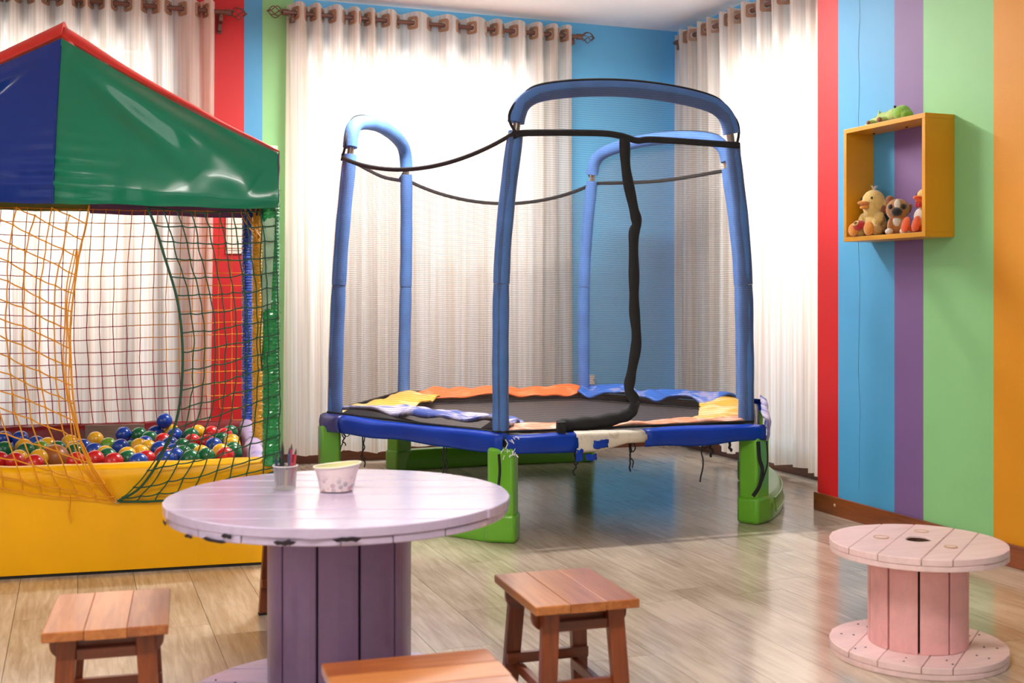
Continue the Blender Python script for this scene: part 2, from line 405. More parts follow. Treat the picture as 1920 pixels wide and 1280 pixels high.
# rounded-square eyelet in local x-z plane
def eyelet_mesh():
    g = G(); S = 6
    def rsq(h, r, y):
        out = []
        for cx, cz, a0 in ((h-r, h-r, 0), (-h+r, h-r, 90), (-h+r, -h+r, 180), (h-r, -h+r, 270)):
            for k in range(S):
                a = rad(a0+90*k/(S-1)); out.append((cx+r*math.cos(a), y, cz+r*math.sin(a)))
        return out
    n = 4*S
    loops = [rsq(.040, .015, -.006), rsq(.040, .015, .006), rsq(.024, .021, .006), rsq(.024, .021, -.006)]
    vs = sum(loops, [])
    fs = [((i % 4)*n+k, (i % 4)*n+(k+1) % n, ((i+1) % 4)*n+(k+1) % n, ((i+1) % 4)*n+k) for i in range(4) for k in range(n)]
    g.add(vs, fs); return g
EYE = None
def curtain(label, rodlabel, origin, ang, length, z_rod, rod_over, period=.134, seed=1, brackets=(.02, .98), finials=(True, True)):
    """curtain hangs in local x (along rod); local -y faces the room"""
    global EYE
    root = thing('curtain', label, 'curtain', origin, ang, 'sheer eyelet curtains')
    r = random.Random(seed)
    n = int(round(length/period)); 
    # uneven fold positions
    kn = [0.0]
    for i in range(n): kn.append(kn[-1]+period*r.uniform(.55, 1.45))
    k = length/kn[-1]; kn = [a*k for a in kn]
    ph = [r.uniform(0, 6) for _ in range(8)]
    top = z_rod+.062; bot = .065
    amps = [r.uniform(.8, 1.15) for _ in range(n+1)]
    def phase(x):
        for i in range(n):
            if x <= kn[i+1] or i == n-1: return i+(x-kn[i])/(kn[i+1]-kn[i])
    def fn(u, v):
        x = u*length; p = phase(x)
        t = max(0.0, 1-v*3.2)             # header stiffness
        w = math.sin(2*PI*p)
        amp = .048*amps[min(n, int(p))]
        sharp = w*(1-.25*t)+.25*t*math.tanh(2.5*w)
        yy = amp*lerp(.62, 1, t)*sharp
        lo = v
        yy += lo*(.012*math.sin(2*PI*p*.5+ph[0])+.010*math.sin(2*PI*p*2+ph[1]+v*1.5)+.006*math.sin(2*PI*p*3.3+ph[2]))
        xx = x + lo*.02*math.sin(2*PI*p*.31+ph[3]) + .012*lo*nz(p*.7, v*2, seed)
        z = lerp(top, bot+.022*nz(p*.9, 3, seed)+.012*math.sin(p*2.1), v)
        if v == 0: z += -.010*abs(math.cos(PI*p))**2 + .008*math.sin(PI*p)**2
        return (xx, yy, z)
    g = G(); g.grid(fn, n*14, 26)
    fab = mk('fabric', g, M_cur, root, True)
    for i in range(n):
        for q in (0, .5):
            x = lerp(kn[i], kn[i+1], q) if True else 0
            if x < .03 or x > length-.03: continue
            d = 1 if q == 0 else -1
            slope = d*2*PI*.046/(kn[i+1]-kn[i])
            a = math.atan(slope)
            if EYE is None:
                EYE = mk('eyelet', eyelet_mesh(), M_eye, root, 'auto'); EYE.location = (x, 0, z_rod); EYE.rotation_euler = (0, 0, a)
            else: inst(EYE, root, (x, 0, z_rod), (0, 0, a))
    # rod
    rr = thing('curtain_rod', rodlabel, 'curtain rod', origin, ang, 'bronze curtain rods')
    rr.location.z = 0
    x0, x1 = -rod_over[0], length+rod_over[1]
    g = G(); g.tube([(x0, 0, z_rod), (x1, 0, z_rod)], .0145, 14); mk('pole', g, M_rod, rr, 'auto')
    for side, xe in ((-1, x0), (1, x1)):
        if not finials[0 if side < 0 else 1]: continue
        g = G(); g.tube([(xe-side*.01, 0, z_rod), (xe+side*.025, 0, z_rod)], .02, 12)
        fin = mk('finial_collar', g, M_rod, rr, 'auto')
        g = G()
        for w in range(5):          # twisted open cage
            pts = []
            for j in range(13):
                t = j/12; a = 2*PI*w/5+t*2.2; R = .034*math.sin(PI*t)**.8+.003
                pts.append((xe+side*(.025+.085*t), R*math.cos(a), z_rod+R*math.sin(a)))
            g.tube(pts, .0032, 6)
        g.ball((xe+side*.113, 0, z_rod), .007, 8, 6)
        mk('finial', g, M_rod, fin, 'auto')
    for bxp in brackets:
        xb = lerp(x0, x1, bxp)
        g = G(); g.bx(xb-.014, xb+.014, .085, .098, z_rod-.11, z_rod+.03)
        g.bx(xb-.012, xb+.012, -.005, .09, z_rod-.055, z_rod-.025); g.bx(xb-.012, xb+.012, .06, .09, z_rod-.10, z_rod-.055)
        g.tube([(xb, 0, z_rod-.03), (xb, 0, z_rod-.012)], .012, 8)
        mk('bracket', g, M_rod, rr, bevel=.003)
    return root
ZR = 2.755
curtain('sheer cream eyelet curtain on the back wall behind the trampoline', 'bronze curtain rod with cage finials above the trampoline on back wall', (1.205, YB-.1, 0), 0, 1.88, ZR, (.0, .05), seed=4)
curtain('sheer cream eyelet curtain behind the ball pit tent', 'bronze curtain rod with cage finial above the ball pit tent', (-1.35, YB-.1, 0), 0, 2.13, ZR-.03, (.05, .07), seed=9, brackets=(.03, .985))
curtain('sheer cream eyelet curtain in the window alcove beside red wall stripe', 'bronze curtain rod in the alcove beside the red wall stripe', (XA-.1, 7.10, 0), rad(-90), 2.2, ZR, (.0, .03), seed=15, finials=(False, True))

# ---------------------------------------------------------------- ceiling lamps (above and behind the view)
M_lampb = mat('white_lamp_housing', (236, 236, 232), .4)
me_, N, L, P = new_mat('lit_lamp_diffuser'); P.inputs['Emission Color'].default_value = (1, .93, .82, 1); P.inputs['Emission Strength'].default_value = 6; P.inputs['Base Color'].default_value = (.9, .9, .88, 1)
def ceiling_lamp(label, x, y, rz, power):
    t = thing('ceiling_lamp', label, 'lamp', (x, y, ZC), rz, 'long ceiling lamps')
    dp = .17  # hanging drop made up to give the added uplight room
    for sx in (-.5, .5):
        g = G(); g.tube([(sx, 0, -dp), (sx, 0, 0)], .008, 8); mk('drop_rod', g, M_lampb, t)
    g = G(); g.bx(-.62, .62, -.06, .06, -dp-.03, -dp); mk('housing', g, M_lampb, t, bevel=.006)
    g = G(); g.bx(-.60, .60, -.05, .05, -dp-.05, -dp-.03); mk('diffuser', g, me_, t, bevel=.004)
    u = bpy.data.lights.new('ceiling_fill_uplight', 'AREA'); u.shape = 'RECTANGLE'; u.size = 1.2; u.size_y = .12; u.energy = power*.42; u.color = (1, .97, .93)  # uplight added only to brighten the ceiling and upper walls
    o = bpy.data.objects.new('ceiling_fill_uplight', u); COL.objects.link(o); o.parent = t; o.location = (0, 0, -dp+.004); o.rotation_euler = (PI, 0, 0)
    d = bpy.data.lights.new('lamp_light', 'AREA'); d.shape = 'RECTANGLE'; d.size = 1.2; d.size_y = .16; d.energy = power; d.color = (1, .97, .93)
    o = bpy.data.objects.new('lamp_light', d); COL.objects.link(o); o.parent = t; o.location = (0, 0, -dp-.054)
ceiling_lamp('long white ceiling lamp over the middle of the room', 1.95, 5.6, rad(0), 56)
ceiling_lamp('long white ceiling lamp over the near end of the room', .3, 1.5, rad(0), 25)

# ---------------------------------------------------------------- trampoline
TC = Vector((2.36, 5.70, 0))
tramp = thing('trampoline', 'blue padded hexagonal trampoline with safety net and green plastic feet', 'trampoline', TC)
FRM = {k: Vector((*p, 0)) for k, p in dict(L=(1.15, 5.775), F=(1.70, 4.64), FR=(2.95, 4.62), R=(3.61, 5.68), BR=(3.02, 6.79), BL=(1.79, 6.83)).items()}
POL = {k: Vector((*p, 0)) for k, p in dict(L=(1.212, 5.765), F=(1.706, 4.715), FR=(2.905, 4.70), R=(3.475, 5.66), BR=(2.975, 6.70), BL=(1.83, 6.75)).items()}
ORD = ['L', 'F', 'FR', 'R', 'BR', 'BL']
ZF = .455
M_foam = mat('blue_foam_sleeve', (78, 122, 188), .75, .12, 9, .25, 180)
M_steel = mat('galvanised_steel_tube', (150, 140, 130), .35, .1, 20, metal=.9)
M_green = mat('green_moulded_plastic', (104, 178, 40), .3, .05, 4, .04, 90, coat=.3)
M_mat = mat('charcoal_jumping_mat', (58, 52, 52), .55, .1, 30, .2, 300)
M_blk = mat('black_webbing', (22, 22, 24), .7, .2, 40, .3, 300)
M_skirt = mat('royal_blue_vinyl', (0, 56, 168), .36, .12, 6, .25, 14, coat=.05, spec=.3)
M_skirt2 = mat('navy_blue_worn_vinyl', (52, 54, 118), .35, .25, 12, .3, 16, coat=.2)
def worn(name, base, under, thr=.5, scale=9, rough=.45, stretch=(1, 1, 1)):
    m, N, L, P = new_mat(name)
    tc = N.new('ShaderNodeTexCoord'); mp = N.new('ShaderNodeMapping'); mp.inputs['Scale'].default_value = stretch; L.new(tc.outputs['Object'], mp.inputs[0])
    n = N.new('ShaderNodeTexNoise'); n.inputs['Scale'].default_value = scale; n.inputs['Detail'].default_value = 6; n.inputs['Roughness'].default_value = .6
    n.inputs['Distortion'].default_value = .8
    L.new(mp.outputs[0], n.inputs['Vector']); rp = N.new('ShaderNodeValToRGB')
    rp.color_ramp.elements[0].position = thr-.06; rp.color_ramp.elements[1].position = thr+.06
    rp.color_ramp.elements[0].color = (*lin(base), 1); rp.color_ramp.elements[1].color = (*lin(under), 1)
    L.new(n.outputs[0], rp.inputs[0]); L.new(rp.outputs[0], P.inputs['Base Color']); P.inputs['Roughness'].default_value = rough
    bp = N.new('ShaderNodeBump'); bp.inputs['Strength'].default_value = .35; bp.inputs['Distance'].default_value = .01
    L.new(n.outputs[0], bp.inputs['Height']); L.new(bp.outputs[0], P.inputs['Normal'])
    return m
M_padB = worn('worn_blue_pad_vinyl', (52, 82, 170), (188, 182, 204), .47, 7)
M_padB2 = worn('faded_blue_pad_vinyl', (44, 98, 186), (150, 150, 190), .58, 5)
M_padY = worn('faded_yellow_pad_vinyl', (226, 172, 58), (238, 208, 150), .56, 8, stretch=(.4, 1, 1))
M_padL = worn('scuffed_lavender_blue_vinyl', (52, 72, 168), (186, 178, 204), .5, 6)
M_padO = worn('orange_pad_vinyl', (232, 110, 50), (240, 140, 90), .6, 8)
M_padP = worn('faded_peach_pad_vinyl', (236, 150, 112), (240, 186, 160), .52, 10)
M_cream = worn('bare_cream_backing_cloth', (214, 206, 190), (190, 180, 160), .62, 20)
def net_mat():
    m, N, L, P = new_mat('fine_black_mesh'); N.remove(P)
    tc = N.new('ShaderNodeTexCoord'); sp = N.new('ShaderNodeSeparateXYZ'); L.new(tc.outputs['Object'], sp.inputs[0])
    n = N.new('ShaderNodeTexNoise'); n.inputs['Scale'].default_value = 2.5; L.new(tc.outputs['Object'], n.inputs['Vector'])
    z = N.new('ShaderNodeMath'); z.operation = 'MULTIPLY_ADD'; z.inputs[1].default_value = .03; L.new(n.outputs[0], z.inputs[0]); L.new(sp.outputs[2], z.inputs[2])
    w = N.new('ShaderNodeMath'); w.operation = 'MULTIPLY'; w.inputs[1].default_value = 2*PI/.0095; L.new(z.outputs[0], w.inputs[0])
    s = N.new('ShaderNodeMath'); s.operation = 'SINE'; L.new(w.outputs[0], s.inputs[0])
    mr = N.new('ShaderNodeMapRange'); mr.inputs['From Min'].default_value = -1; mr.inputs['To Min'].default_value = .81; mr.inputs['To Max'].default_value = .58
    L.new(s.outputs[0], mr.inputs['Value'])
    d = N.new('ShaderNodeBsdfDiffuse'); d.inputs[0].default_value = (*lin((104, 92, 88)), 1); x = N.new('ShaderNodeBsdfTransparent')
    b = N.new('ShaderNodeMixShader'); L.new(mr.outputs[0], b.inputs[0]); L.new(d.outputs[0], b.inputs[1]); L.new(x.outputs[0], b.inputs[2])
    L.new(b.outputs[0], N['Material Output'].inputs[0]); return m
M_net = net_mat()
def T(name, g, m, parent=tramp, **k): return mk(name, g, m, parent, off=TC, **k)

# frame ring
g = G(); g.tube([FRM[k].lerp(TC, .03)+Vector((0, 0, ZF-.04)) for k in ORD], .019, 10, closed=True); T('frame_ring', g, M_steel, smooth='auto')
# jumping mat
ins = lambda k, f, z: FRM[k].lerp(TC, f)+Vector((0, 0, z))
g = G(); poly = [ins(k, .035, 0) for k in ORD]
g.prism([(p.x, p.y) for p in poly], ZF-.055, ZF-.047); T('jumping_mat', g, M_mat)
g = G()
edge = [ins(k, .255, ZF-.044) for k in ORD]
g.tube(edge, .022, 6, closed=True, flat=.15, up=(1, 1, 0)); T('mat_border', g, M_blk)
# legs and feet
def leg(k):
    p = POL[k].lerp(FRM[k], .45)
    d = (POL[k]-TC); a = math.atan2(d.y, d.x)
    g = G(); M = Matrix.Rotation(a, 3, 'Z')
    g.box((p.x, p.y, .255), (.10, .115, .29), M); T('leg', g, M_green, bevel=.014, smooth='auto')
    g = G(); g.box((p.x, p.y, .062), (.112, .13, .124), M); T('foot', g, M_green, bevel=.016, smooth='auto')
    return p
LEG = {k: leg(k) for k in ORD}
def base(a, b, bulge):
    pa, pb = LEG[a], LEG[b]; mid = (pa+pb)/2; out = (mid-TC).normalized()
    pts = []
    for i in range(17):
        t = i/16; w = 1-(2*t-1)**2
        pts.append(pa.lerp(pb, t)+out*bulge*w**.8)
    g = G(); n = len(pts); vs = []; W = .05
    prof = [(-W, .0), (W, .0), (W+.004, .03), (W-.006, .10), (W-.02, .118), (-W+.02, .118), (-W+.006, .10), (-W-.004, .03)]
    for i, p in enumerate(pts):
        t = (pts[min(n-1, i+1)]-pts[max(0, i-1)]).normalized(); nn = Vector((t.y, -t.x, 0))
        for (o, z) in prof: vs.append(p+nn*o+Vector((0, 0, z)))
    m = len(prof)
    fs = [(i*m+k, i*m+(k+1) % m, (i+1)*m+(k+1) % m, (i+1)*m+k) for i in range(n-1) for k in range(m)]
    fs += [tuple(range(m))[::-1], tuple((n-1)*m+k for k in range(m))]
    g.add(vs, fs); bs = T('base_beam', g, M_green, smooth='auto', bevel=.004)
    # raised rib outlining the moulded recess on the outer face
    g = G(); loop = []
    for s, zz in ((0, .032), (1, .092)):
        rng = range(2, n-2) if s == 0 else range(n-3, 1, -1)
        for i in rng:
            t = (pts[i+1]-pts[i-1]).normalized(); nn = Vector((t.y, -t.x, 0))
            if nn.dot(out) < 0: nn = -nn
            loop.append(pts[i]+nn*(W+.003 if zz < .05 else W-.004)+Vector((0, 0, zz)))
    g.tube(loop, .005, 5, closed=True)
    mk('recess_rim', g, M_green, bs, 'auto', off=TC)
base('L', 'F', .06); base('FR', 'R', .10); base('BL', 'BR', .05)

# poles with foam sleeves, arches
INW = [(.40, 0), (.75, -.002), (1.05, 0), (1.25, .008), (1.45, .026), (1.60, .045), (1.75, .066)]
PAIR = {'F': 'FR', 'FR': 'F', 'L': 'BL', 'BL': 'L', 'BR': 'R', 'R': 'BR'}
LEAN = {'F': .012, 'FR': .012, 'L': .05, 'BL': .05, 'BR': .0, 'R': .03}
def polept(k, z):
    p = POL[k]; inn = (POL[PAIR[k]]-p).normalized(); r = (TC-p); r.z = 0; r.normalize()
    for i in range(len(INW)-1):
        if z <= INW[i+1][0] or i == len(INW)-2:
            t = (z-INW[i][0])/(INW[i+1][0]-INW[i][0]); o = lerp(INW[i][1], INW[i+1][1], t); break
    ln = LEAN[k]*max(0, (z-.45)/1.27)**1.5
    return p+inn*o+r*ln+Vector((0, 0, z))
for k in ORD:
    g = G(); g.tube([polept(k, z) for z in (.40, .7, 1.05, 1.3, 1.5, 1.65, 1.75, 1.83)], .017, 10)
    pole = T('pole', g, M_steel, smooth='auto')
    for a, b in ((.432, 1.090), (1.092, 1.745)):
        pts = [polept(k, lerp(a, b, i/10)) for i in range(11)]
        pts = [pts[0]+Vector((0, 0, -.0))]+pts
        rr = [.030]+[.0355+.0008*math.sin(i*1.7) for i in range(11)]
        rr[-1] = .033
        g = G(); g.tube(pts, rr, 20); mk('foam_sleeve', g, M_foam, pole, 'auto', off=TC)
def archpts(a, b, rise=1.0):
    A, B = polept(a, 1.75), polept(b, 1.75); A.z = B.z = 0
    prof = [(0, 1.785), (.006, 1.815), (.022, 1.858), (.055, 1.893), (.11, 1.918), (.22, 1.940), (.36, 1.955), (.5, 1.960)]
    prof = prof+[(1-t, z) for t, z in prof[-2::-1]]
    pts = smoothpath([A.lerp(B, t)+Vector((0, 0, z)) for t, z in prof], 4)
    return pts
ARCH = {}
for a, b in (('F', 'FR'), ('L', 'BL'), ('BR', 'R')):
    pts = archpts(a, b); ARCH[(a, b)] = pts
    g = G(); g.tube(pts, .037, 20); T('arch_sleeve', g, M_foam, smooth='auto')
    g = G(); o = ((POL[a]+POL[b])/2-TC).normalized()
    pip = [p+Vector((0, 0, .036))+o*.012 for p in pts[6:-6]]
    side0 = [polept(a, 1.72)+o*.042, pts[0].lerp(pts[2], .5)-(pts[-1]-pts[0]).normalized()*.036+o*.012, pts[5]-(pts[-1]-pts[0]).normalized()*.03+Vector((0, 0, .022))+o*.012]
    side1 = [pts[-6]+(pts[-1]-pts[0]).normalized()*.03+Vector((0, 0, .022))+o*.012, pts[-1].lerp(pts[-3], .5)+(pts[-1]-pts[0]).normalized()*.036+o*.012, polept(b, 1.72)+o*.042]
    g.tube(smoothpath(side0+pip[2:-2:3]+side1, 3), .0065, 6); T('arch_piping', g, M_blk, smooth='auto')

# safety net panels (outside the poles) with webbing bands
def outw(k):
    d = POL[k]-TC; d.z = 0; return d.normalized()
NB = .462
def netpt(a, b, t, z):
    A, B = polept(a, min(z, 1.75)), polept(b, min(z, 1.75))
    A = A+outw(a)*.04; B = B+outw(b)*.04
    p = A.lerp(B, t); p.z = z
    o = ((POL[a]+POL[b])/2-TC).normalized()
    return p-o*.03*math.sin(PI*t)*math.sin(PI*min(1, max(0, (z-NB)/1.25)))
SAG = {('L', 'F'): .105, ('BR', 'BL'): .14, ('FR', 'R'): .12}
def wob(t, z, k): return .006*nz(t*5, z*4, k)
for i, a in enumerate(ORD):
    b = ORD[(i+1) % 6]
    key = (a, b) if (a, b) in ARCH else ((b, a) if (b, a) in ARCH else None)
    arch = key is not None
    if arch:
        pts = ARCH[key]; pts = pts if key == (a, b) else pts[::-1]
        def top(t):
            p = polyat(pts, t); return p+((POL[a]+POL[b])/2-TC).normalized()*.04
        bl = [(0, 1.722), (.06, 1.738), (.35, 1.752), (.46, 1.745), (.53, 1.728), (.62, 1.736), (1, 1.728)] if (a, b) == ('F', 'FR') else [(0, 1.745), (.5, 1.715), (1, 1.735)] if 'R' in (a, b) else [(0, 1.712), (.35, 1.70), (.7, 1.72), (1, 1.745)]
        band = smoothpath([netpt(a, b, t, z) for t, z in bl], 6)
        g = G(); g.grid(lambda u, v: netpt(a, b, u, lerp(NB-.01, 1.71, v))+Vector((wob(u, v, i), wob(u, v, i+9), 0)), 14, 12)
        g.grid(lambda u, v: netpt(a, b, u, 1.71).lerp(top(u), v), 14, 5)
    else:
        s = SAG.get((a, b), .1)
        def topz(t): return 1.735-s*(4*t*(1-t))**.9
        band = [netpt(a, b, t/24, topz(t/24)) for t in range(25)]
        g = G(); g.grid(lambda u, v: netpt(a, b, u, lerp(NB-.01, topz(u), v))+Vector((wob(u, v, i), wob(u, v, i+9), 0)), 14, 14)
    T('safety_net', g, M_net, smooth=True)
    g = G(); g.tube(band, .0145 if (a, b) == ('F', 'FR') else .0105, 6, flat=.5, up=(0, 0, 1)); T('net_band', g, M_blk, smooth='auto')
    g = G(); g.tube([netpt(a, b, t/8, NB) for t in range(9)], .0055, 6, flat=.5, up=(0, 0, 1)); T('net_hem', g, M_blk, smooth='auto')
# zip down the front opening, its loose end resting on the pad
o = Vector((0, -1, 0))
zp = [(2.257, 1.73), (2.266, 1.59), (2.300, 1.43), (2.318, 1.36), (2.303, 1.30), (2.303, 1.121), (2.306, .98), (2.314, .838), (2.292, .70), (2.280, .627), (2.312, .575)]
g = G(); g.tube(smoothpath([(x, 4.645+.003*math.sin(z*20), z) for x, z in zp], 6), [.025+.002*math.sin(i*.9) for i in range(61)], 10, flat=.45, up=(1, 0, 0)); zz = T('zip', g, M_blk, smooth='auto')
g = G(); g.tube(smoothpath([(2.312, 4.645, .575), (2.300, 4.67, .53), (2.24, 4.68, .502), (2.13, 4.675, .488), (2.02, 4.67, .482), (1.95, 4.665, .478)], 6), [.025, .026, .027, .027, .028, .028, .029]+[.029+.003*math.sin(i) for i in range(24)], 10, flat=.7, up=(0, 0, 1)); T('zip_flap', g, M_blk, smooth='auto')
g = G(); g.bx(1.935, 1.975, 4.63, 4.655, .445, .50); T('zip_end', g, M_blk, bevel=.004)
g = G(); g.bx(1.966, 1.974, 4.617, 4.622, .425, .455); T('zip_pull', g, M_steel, bevel=.001)

# outer skirt panels
def skirt(a, b, t0, t1, m, name='frame_skirt', dz=0, dr=0., seed=0, h=.082, notch=None):
    A, B = FRM[a], FRM[b]; o = ((A+B)/2-TC).normalized(); n = max(4, int((t1-t0)*30))
    def fn(u, v):
        t = lerp(t0, t1, u); w = nz(t*6, v*2, seed)
        top = ZF+.012*nz(t*4, 5, seed)+dz; bot = ZF-h+.012*nz(t*5, 9, seed)+dz
        if notch: bot += notch(t)
        z = lerp(top, bot, v)
        off = .022+.008*w+.010*math.sin(PI*v)+dr+(.016*nz(t*3, 2, seed) if t1-t0 > .3 else 0)*v
        if v < .01: off -= .03
        e = min(1, min(t, 1-t)*14)
        return A.lerp(B, t)+o*off*(.5+.5*e)+Vector((0, 0, z))
    g = G(); g.grid(fn, n, 8); return T(name, g, m, smooth=True, solid=.003)
skirt('L', 'F', 0, .13, M_skirt2, seed=1); skirt('L', 'F', .13, 1, M_skirt, seed=1)
skirt('F', 'FR', 0, .255, M_skirt, seed=2)
skirt('F', 'FR', .25, .515, M_cream, 'bare_skirt_patch', dr=.004, seed=3, h=.088, notch=lambda t: .03*max(0, (t-.34)/.1) if t < .44 else .03)
skirt('F', 'FR', .51, 1, M_skirt, seed=4, h=.076)
skirt('FR', 'R', 0, 1, M_padL, dz=.022, h=.105, seed=5); skirt('R', 'BR', 0, 1, M_skirt, seed=6); skirt('BR', 'BL', 0, 1, M_skirt, seed=7); skirt('BL', 'L', 0, 1, M_skirt, seed=8)
def scrap(x0, x1, z0, z1, seed):
    g = G(); g.grid(lambda u, v: (lerp(x0, x1, u)+.006*nz(v*3, seed), 4.592+.006*nz(u*4, v*4, seed), lerp(z0, z1, v)+.008*nz(u*4, seed)), 6, 5)
    T('torn_vinyl_scrap', g, M_skirt, smooth=True, solid=.002)
scrap(2.005, 2.035, .335, .385, 1); scrap(2.05, 2.10, .335, .362, 2); scrap(2.085, 2.155, .385, .42, 3)
M_wht = mat('scuffed_white_vinyl', (226, 226, 230), .5)
g = G(); rr = random.Random(5)
for j in range(16):
    x = rr.uniform(1.672, 1.735); z = rr.uniform(.375, .462); l = rr.uniform(.008, .02)
    yy = 4.635-.012-abs(x-1.70)*.02-.024
    g.tube([(x, yy, z), (x+rr.uniform(-.012, .012), yy-.002, z-l)], rr.uniform(.0014, .003), 5, flat=.5)
T('scuff_cracks', g, M_wht)
# spring pads
def pad(a, b, m, f0, f1, name='spring_pad', lift=0., seed=0, wav=.018, lift_out=0., t0=0., t1=1.):
    def fn(u, v):
        t = lerp(t0, t1, u)
        f = lerp(f0, f1, v)+.03*nz(t*5, v*1.5, seed)*(.4+v)
        p = FRM[a].lerp(FRM[b], t).lerp(TC, f)
        z = ZF-.012+lift+wav*nz(t*7, v*3.5, seed)*1.4+.012*math.sin(PI*v)+lift_out*(1-v)*(.5+.5*nz(t*4, 1, seed))-.012*v
        return p+Vector((0, 0, z))
    g = G(); g.grid(fn, 40, 12); return T(name, g, m, smooth=True, solid=.012)
pad('L', 'F', M_padB, .07, .35, lift=.034, seed=11, lift_out=.02, wav=.026)
pad('BL', 'L', M_padY, .05, .32, seed=12, lift=.016)
pad('BR', 'BL', M_padO, .04, .24, seed=13, wav=.03, lift=.018)
pad('R', 'BR', M_padB2, .04, .26, seed=14, wav=.032, lift=.022)
pad('FR', 'R', M_padY, .06, .30, seed=15, lift=.016)
pad('F', 'FR', M_padP, .05, .20, seed=16, lift=.020)
def lining(u, v):
    t = lerp(.06, .93, u); p = FRM['L'].lerp(FRM['F'], t).lerp(TC, lerp(.02, .085, v))
    return p+Vector((0, 0, ZF-.01+.05*v*(.6+.4*math.sin(u*7+.6))*(1-.85*u)))
g = G(); g.grid(lining, 30, 5); T('pad_lining', g, M_blk, smooth=True, solid=.004)
q = FRM['L'].lerp(FRM['F'], .93).lerp(TC, .07)
g = G(); g.add([q+Vector((-.065, .05, .0+ZF)), q+Vector((.05, -.06, ZF)), q+Vector((.05, -.05, ZF+.035)), q+Vector((.03, .0, ZF+.075))], [(0, 1, 2, 3)]); T('pad_corner_flap', g, M_blk, solid=.004)
# tie cords hanging under the frame
def cord(x, y, z1, loop=False, r=.0032, seed=0):
    rr = random.Random(seed); n = 7
    pts = [(x+rr.uniform(-.002, .002)*i, y+rr.uniform(-.004, .004), lerp(.39, z1, i/n)) for i in range(n+1)]
    g = G(); g.tube(smoothpath(pts, 3), r, 5)
    if loop:
        g.tube([(x+.014+.014*math.cos(a), y, .375+.02*math.sin(a)) for a in [k*2*PI/10 for k in range(10)]], r*.8, 5, closed=True)
    T('tie_cord', g, M_blk, smooth='auto')
FFR = lambda t: FRM['F'].lerp(FRM['FR'], t); LF = lambda t: FRM['L'].lerp(FRM['F'], t)
for s, (p, z, lp, r) in enumerate([(FFR(.255), .265, False, .004), (FFR(.262), .31, False, .003), (FFR(.464), .27, True, .004), (FFR(.47), .285, False, .003), (FFR(.75), .205, True, .0035), (FFR(.785), .315, False, .006),
                              (FFR(.865), .335, False, .006), (FRM['FR']+Vector((.055, .05, 0)), .26, False, .003), (LF(.13), .29, False, .003), (LF(.14), .31, True, .003), (LF(.25), .22, False, .0035), (LF(.262), .26, False, .003), (LF(.70), .215, False, .0035), (LF(.715), .23, False, .003)]):
    cord(p.x, p.y+.01, z, lp, r, s)
d = LEG['FR']
g = G(); g.tube(smoothpath([(d.x-.025, d.y-.075, .38), (d.x-.02, d.y-.078, .30), (d.x-.005, d.y-.078, .25), (d.x-.02, d.y-.078, .18), (d.x-.055, d.y-.078, .135)], 4), .010, 6, flat=.3, up=(1, 0, 0)); T('loose_strap', g, M_blk, smooth='auto')
g = G(); g.tube(smoothpath([(d.x+.02, d.y-.075, .38), (d.x+.022, d.y-.078, .28), (d.x-.005, d.y-.078, .2)], 4), .004, 5); T('tie_cord', g, M_blk)
d = LEG['F']
g = G(); g.tube(smoothpath([(d.x-.045, d.y-.075, .38), (d.x-.042, d.y-.078, .31), (d.x-.05, d.y-.078, .23)], 4), .006, 6, flat=.4, up=(1, 0, 0)); T('loose_strap', g, M_blk, smooth='auto')
BALLS="""r -1.039 0.372 0.388;b -1.140 1.120 0.388;g -1.073 0.711 0.388;r -0.975 0.332 0.388;y -0.973 0.407 0.388;b -1.067 1.101 0.388;y -1.008 0.784 0.388;g -0.978 0.638 0.388;r -0.893 0.245 0.388;y -0.898 0.407 0.388;b -0.972 0.885 0.388;l -0.930 0.696 0.388;y -0.916 0.815 0.388;g -0.858 0.676 0.388;y -0.834 0.894 0.388;y -0.790 0.645 0.388;g -0.776 0.556 0.389;r -0.743 0.278 0.388;b -0.761 0.715 0.388;b -0.702 0.568 0.388;r -0.676 0.315 0.388;y -0.734 0.985 0.388;y -0.649 0.455 0.388;l -0.659 0.738 0.388;r -0.598 0.226 0.388;g -0.633 0.382 0.388;b -0.624 1.154 0.388;b -0.603 0.676 0.388;y -0.559 0.394 0.388;g -0.550 0.284 0.388;y -0.528 0.681 0.388;y -0.511 0.451 0.388;b -0.503 0.193 0.388;g -0.552 1.123 0.388;b -0.508 0.765 0.388;y -0.488 0.617 0.388;g -0.497 0.954 0.388;r -0.478 0.264 0.388;b -0.482 1.202 0.385;b -0.439 0.560 0.388;b -0.405 0.246 0.388;r -0.435 0.849 0.388;r -0.417 0.381 0.388;b -0.441 1.182 0.444;b -0.400 0.715 0.388;y -0.409 1.219 0.387;b -0.367 0.310 0.388;b -0.377 0.458 0.388;b -0.390 1.049 0.388;g -0.348 0.630 0.388;g -0.340 0.393 0.388;g -0.317 1.031 0.388;g -0.302 0.461 0.388;g -0.305 0.237 0.388;r -0.308 0.789 0.388;y -0.287 1.152 0.388;y -0.267 0.377 0.388;r -0.243 0.752 0.388;g -0.246 0.283 0.388;r -0.225 1.090 0.388;b -0.215 0.623 0.388;r -0.171 0.284 0.388;g -0.180 0.807 0.388;r -0.164 0.991 0.388;y -0.188 0.406 0.388;y -0.138 0.614 0.388;g -0.138 1.106 0.388;g -0.138 0.461 0.388;y -0.138 0.746 0.388;g -0.138 0.351 0.388"""
BIG_BALL=(-0.850,0.492,0.370)

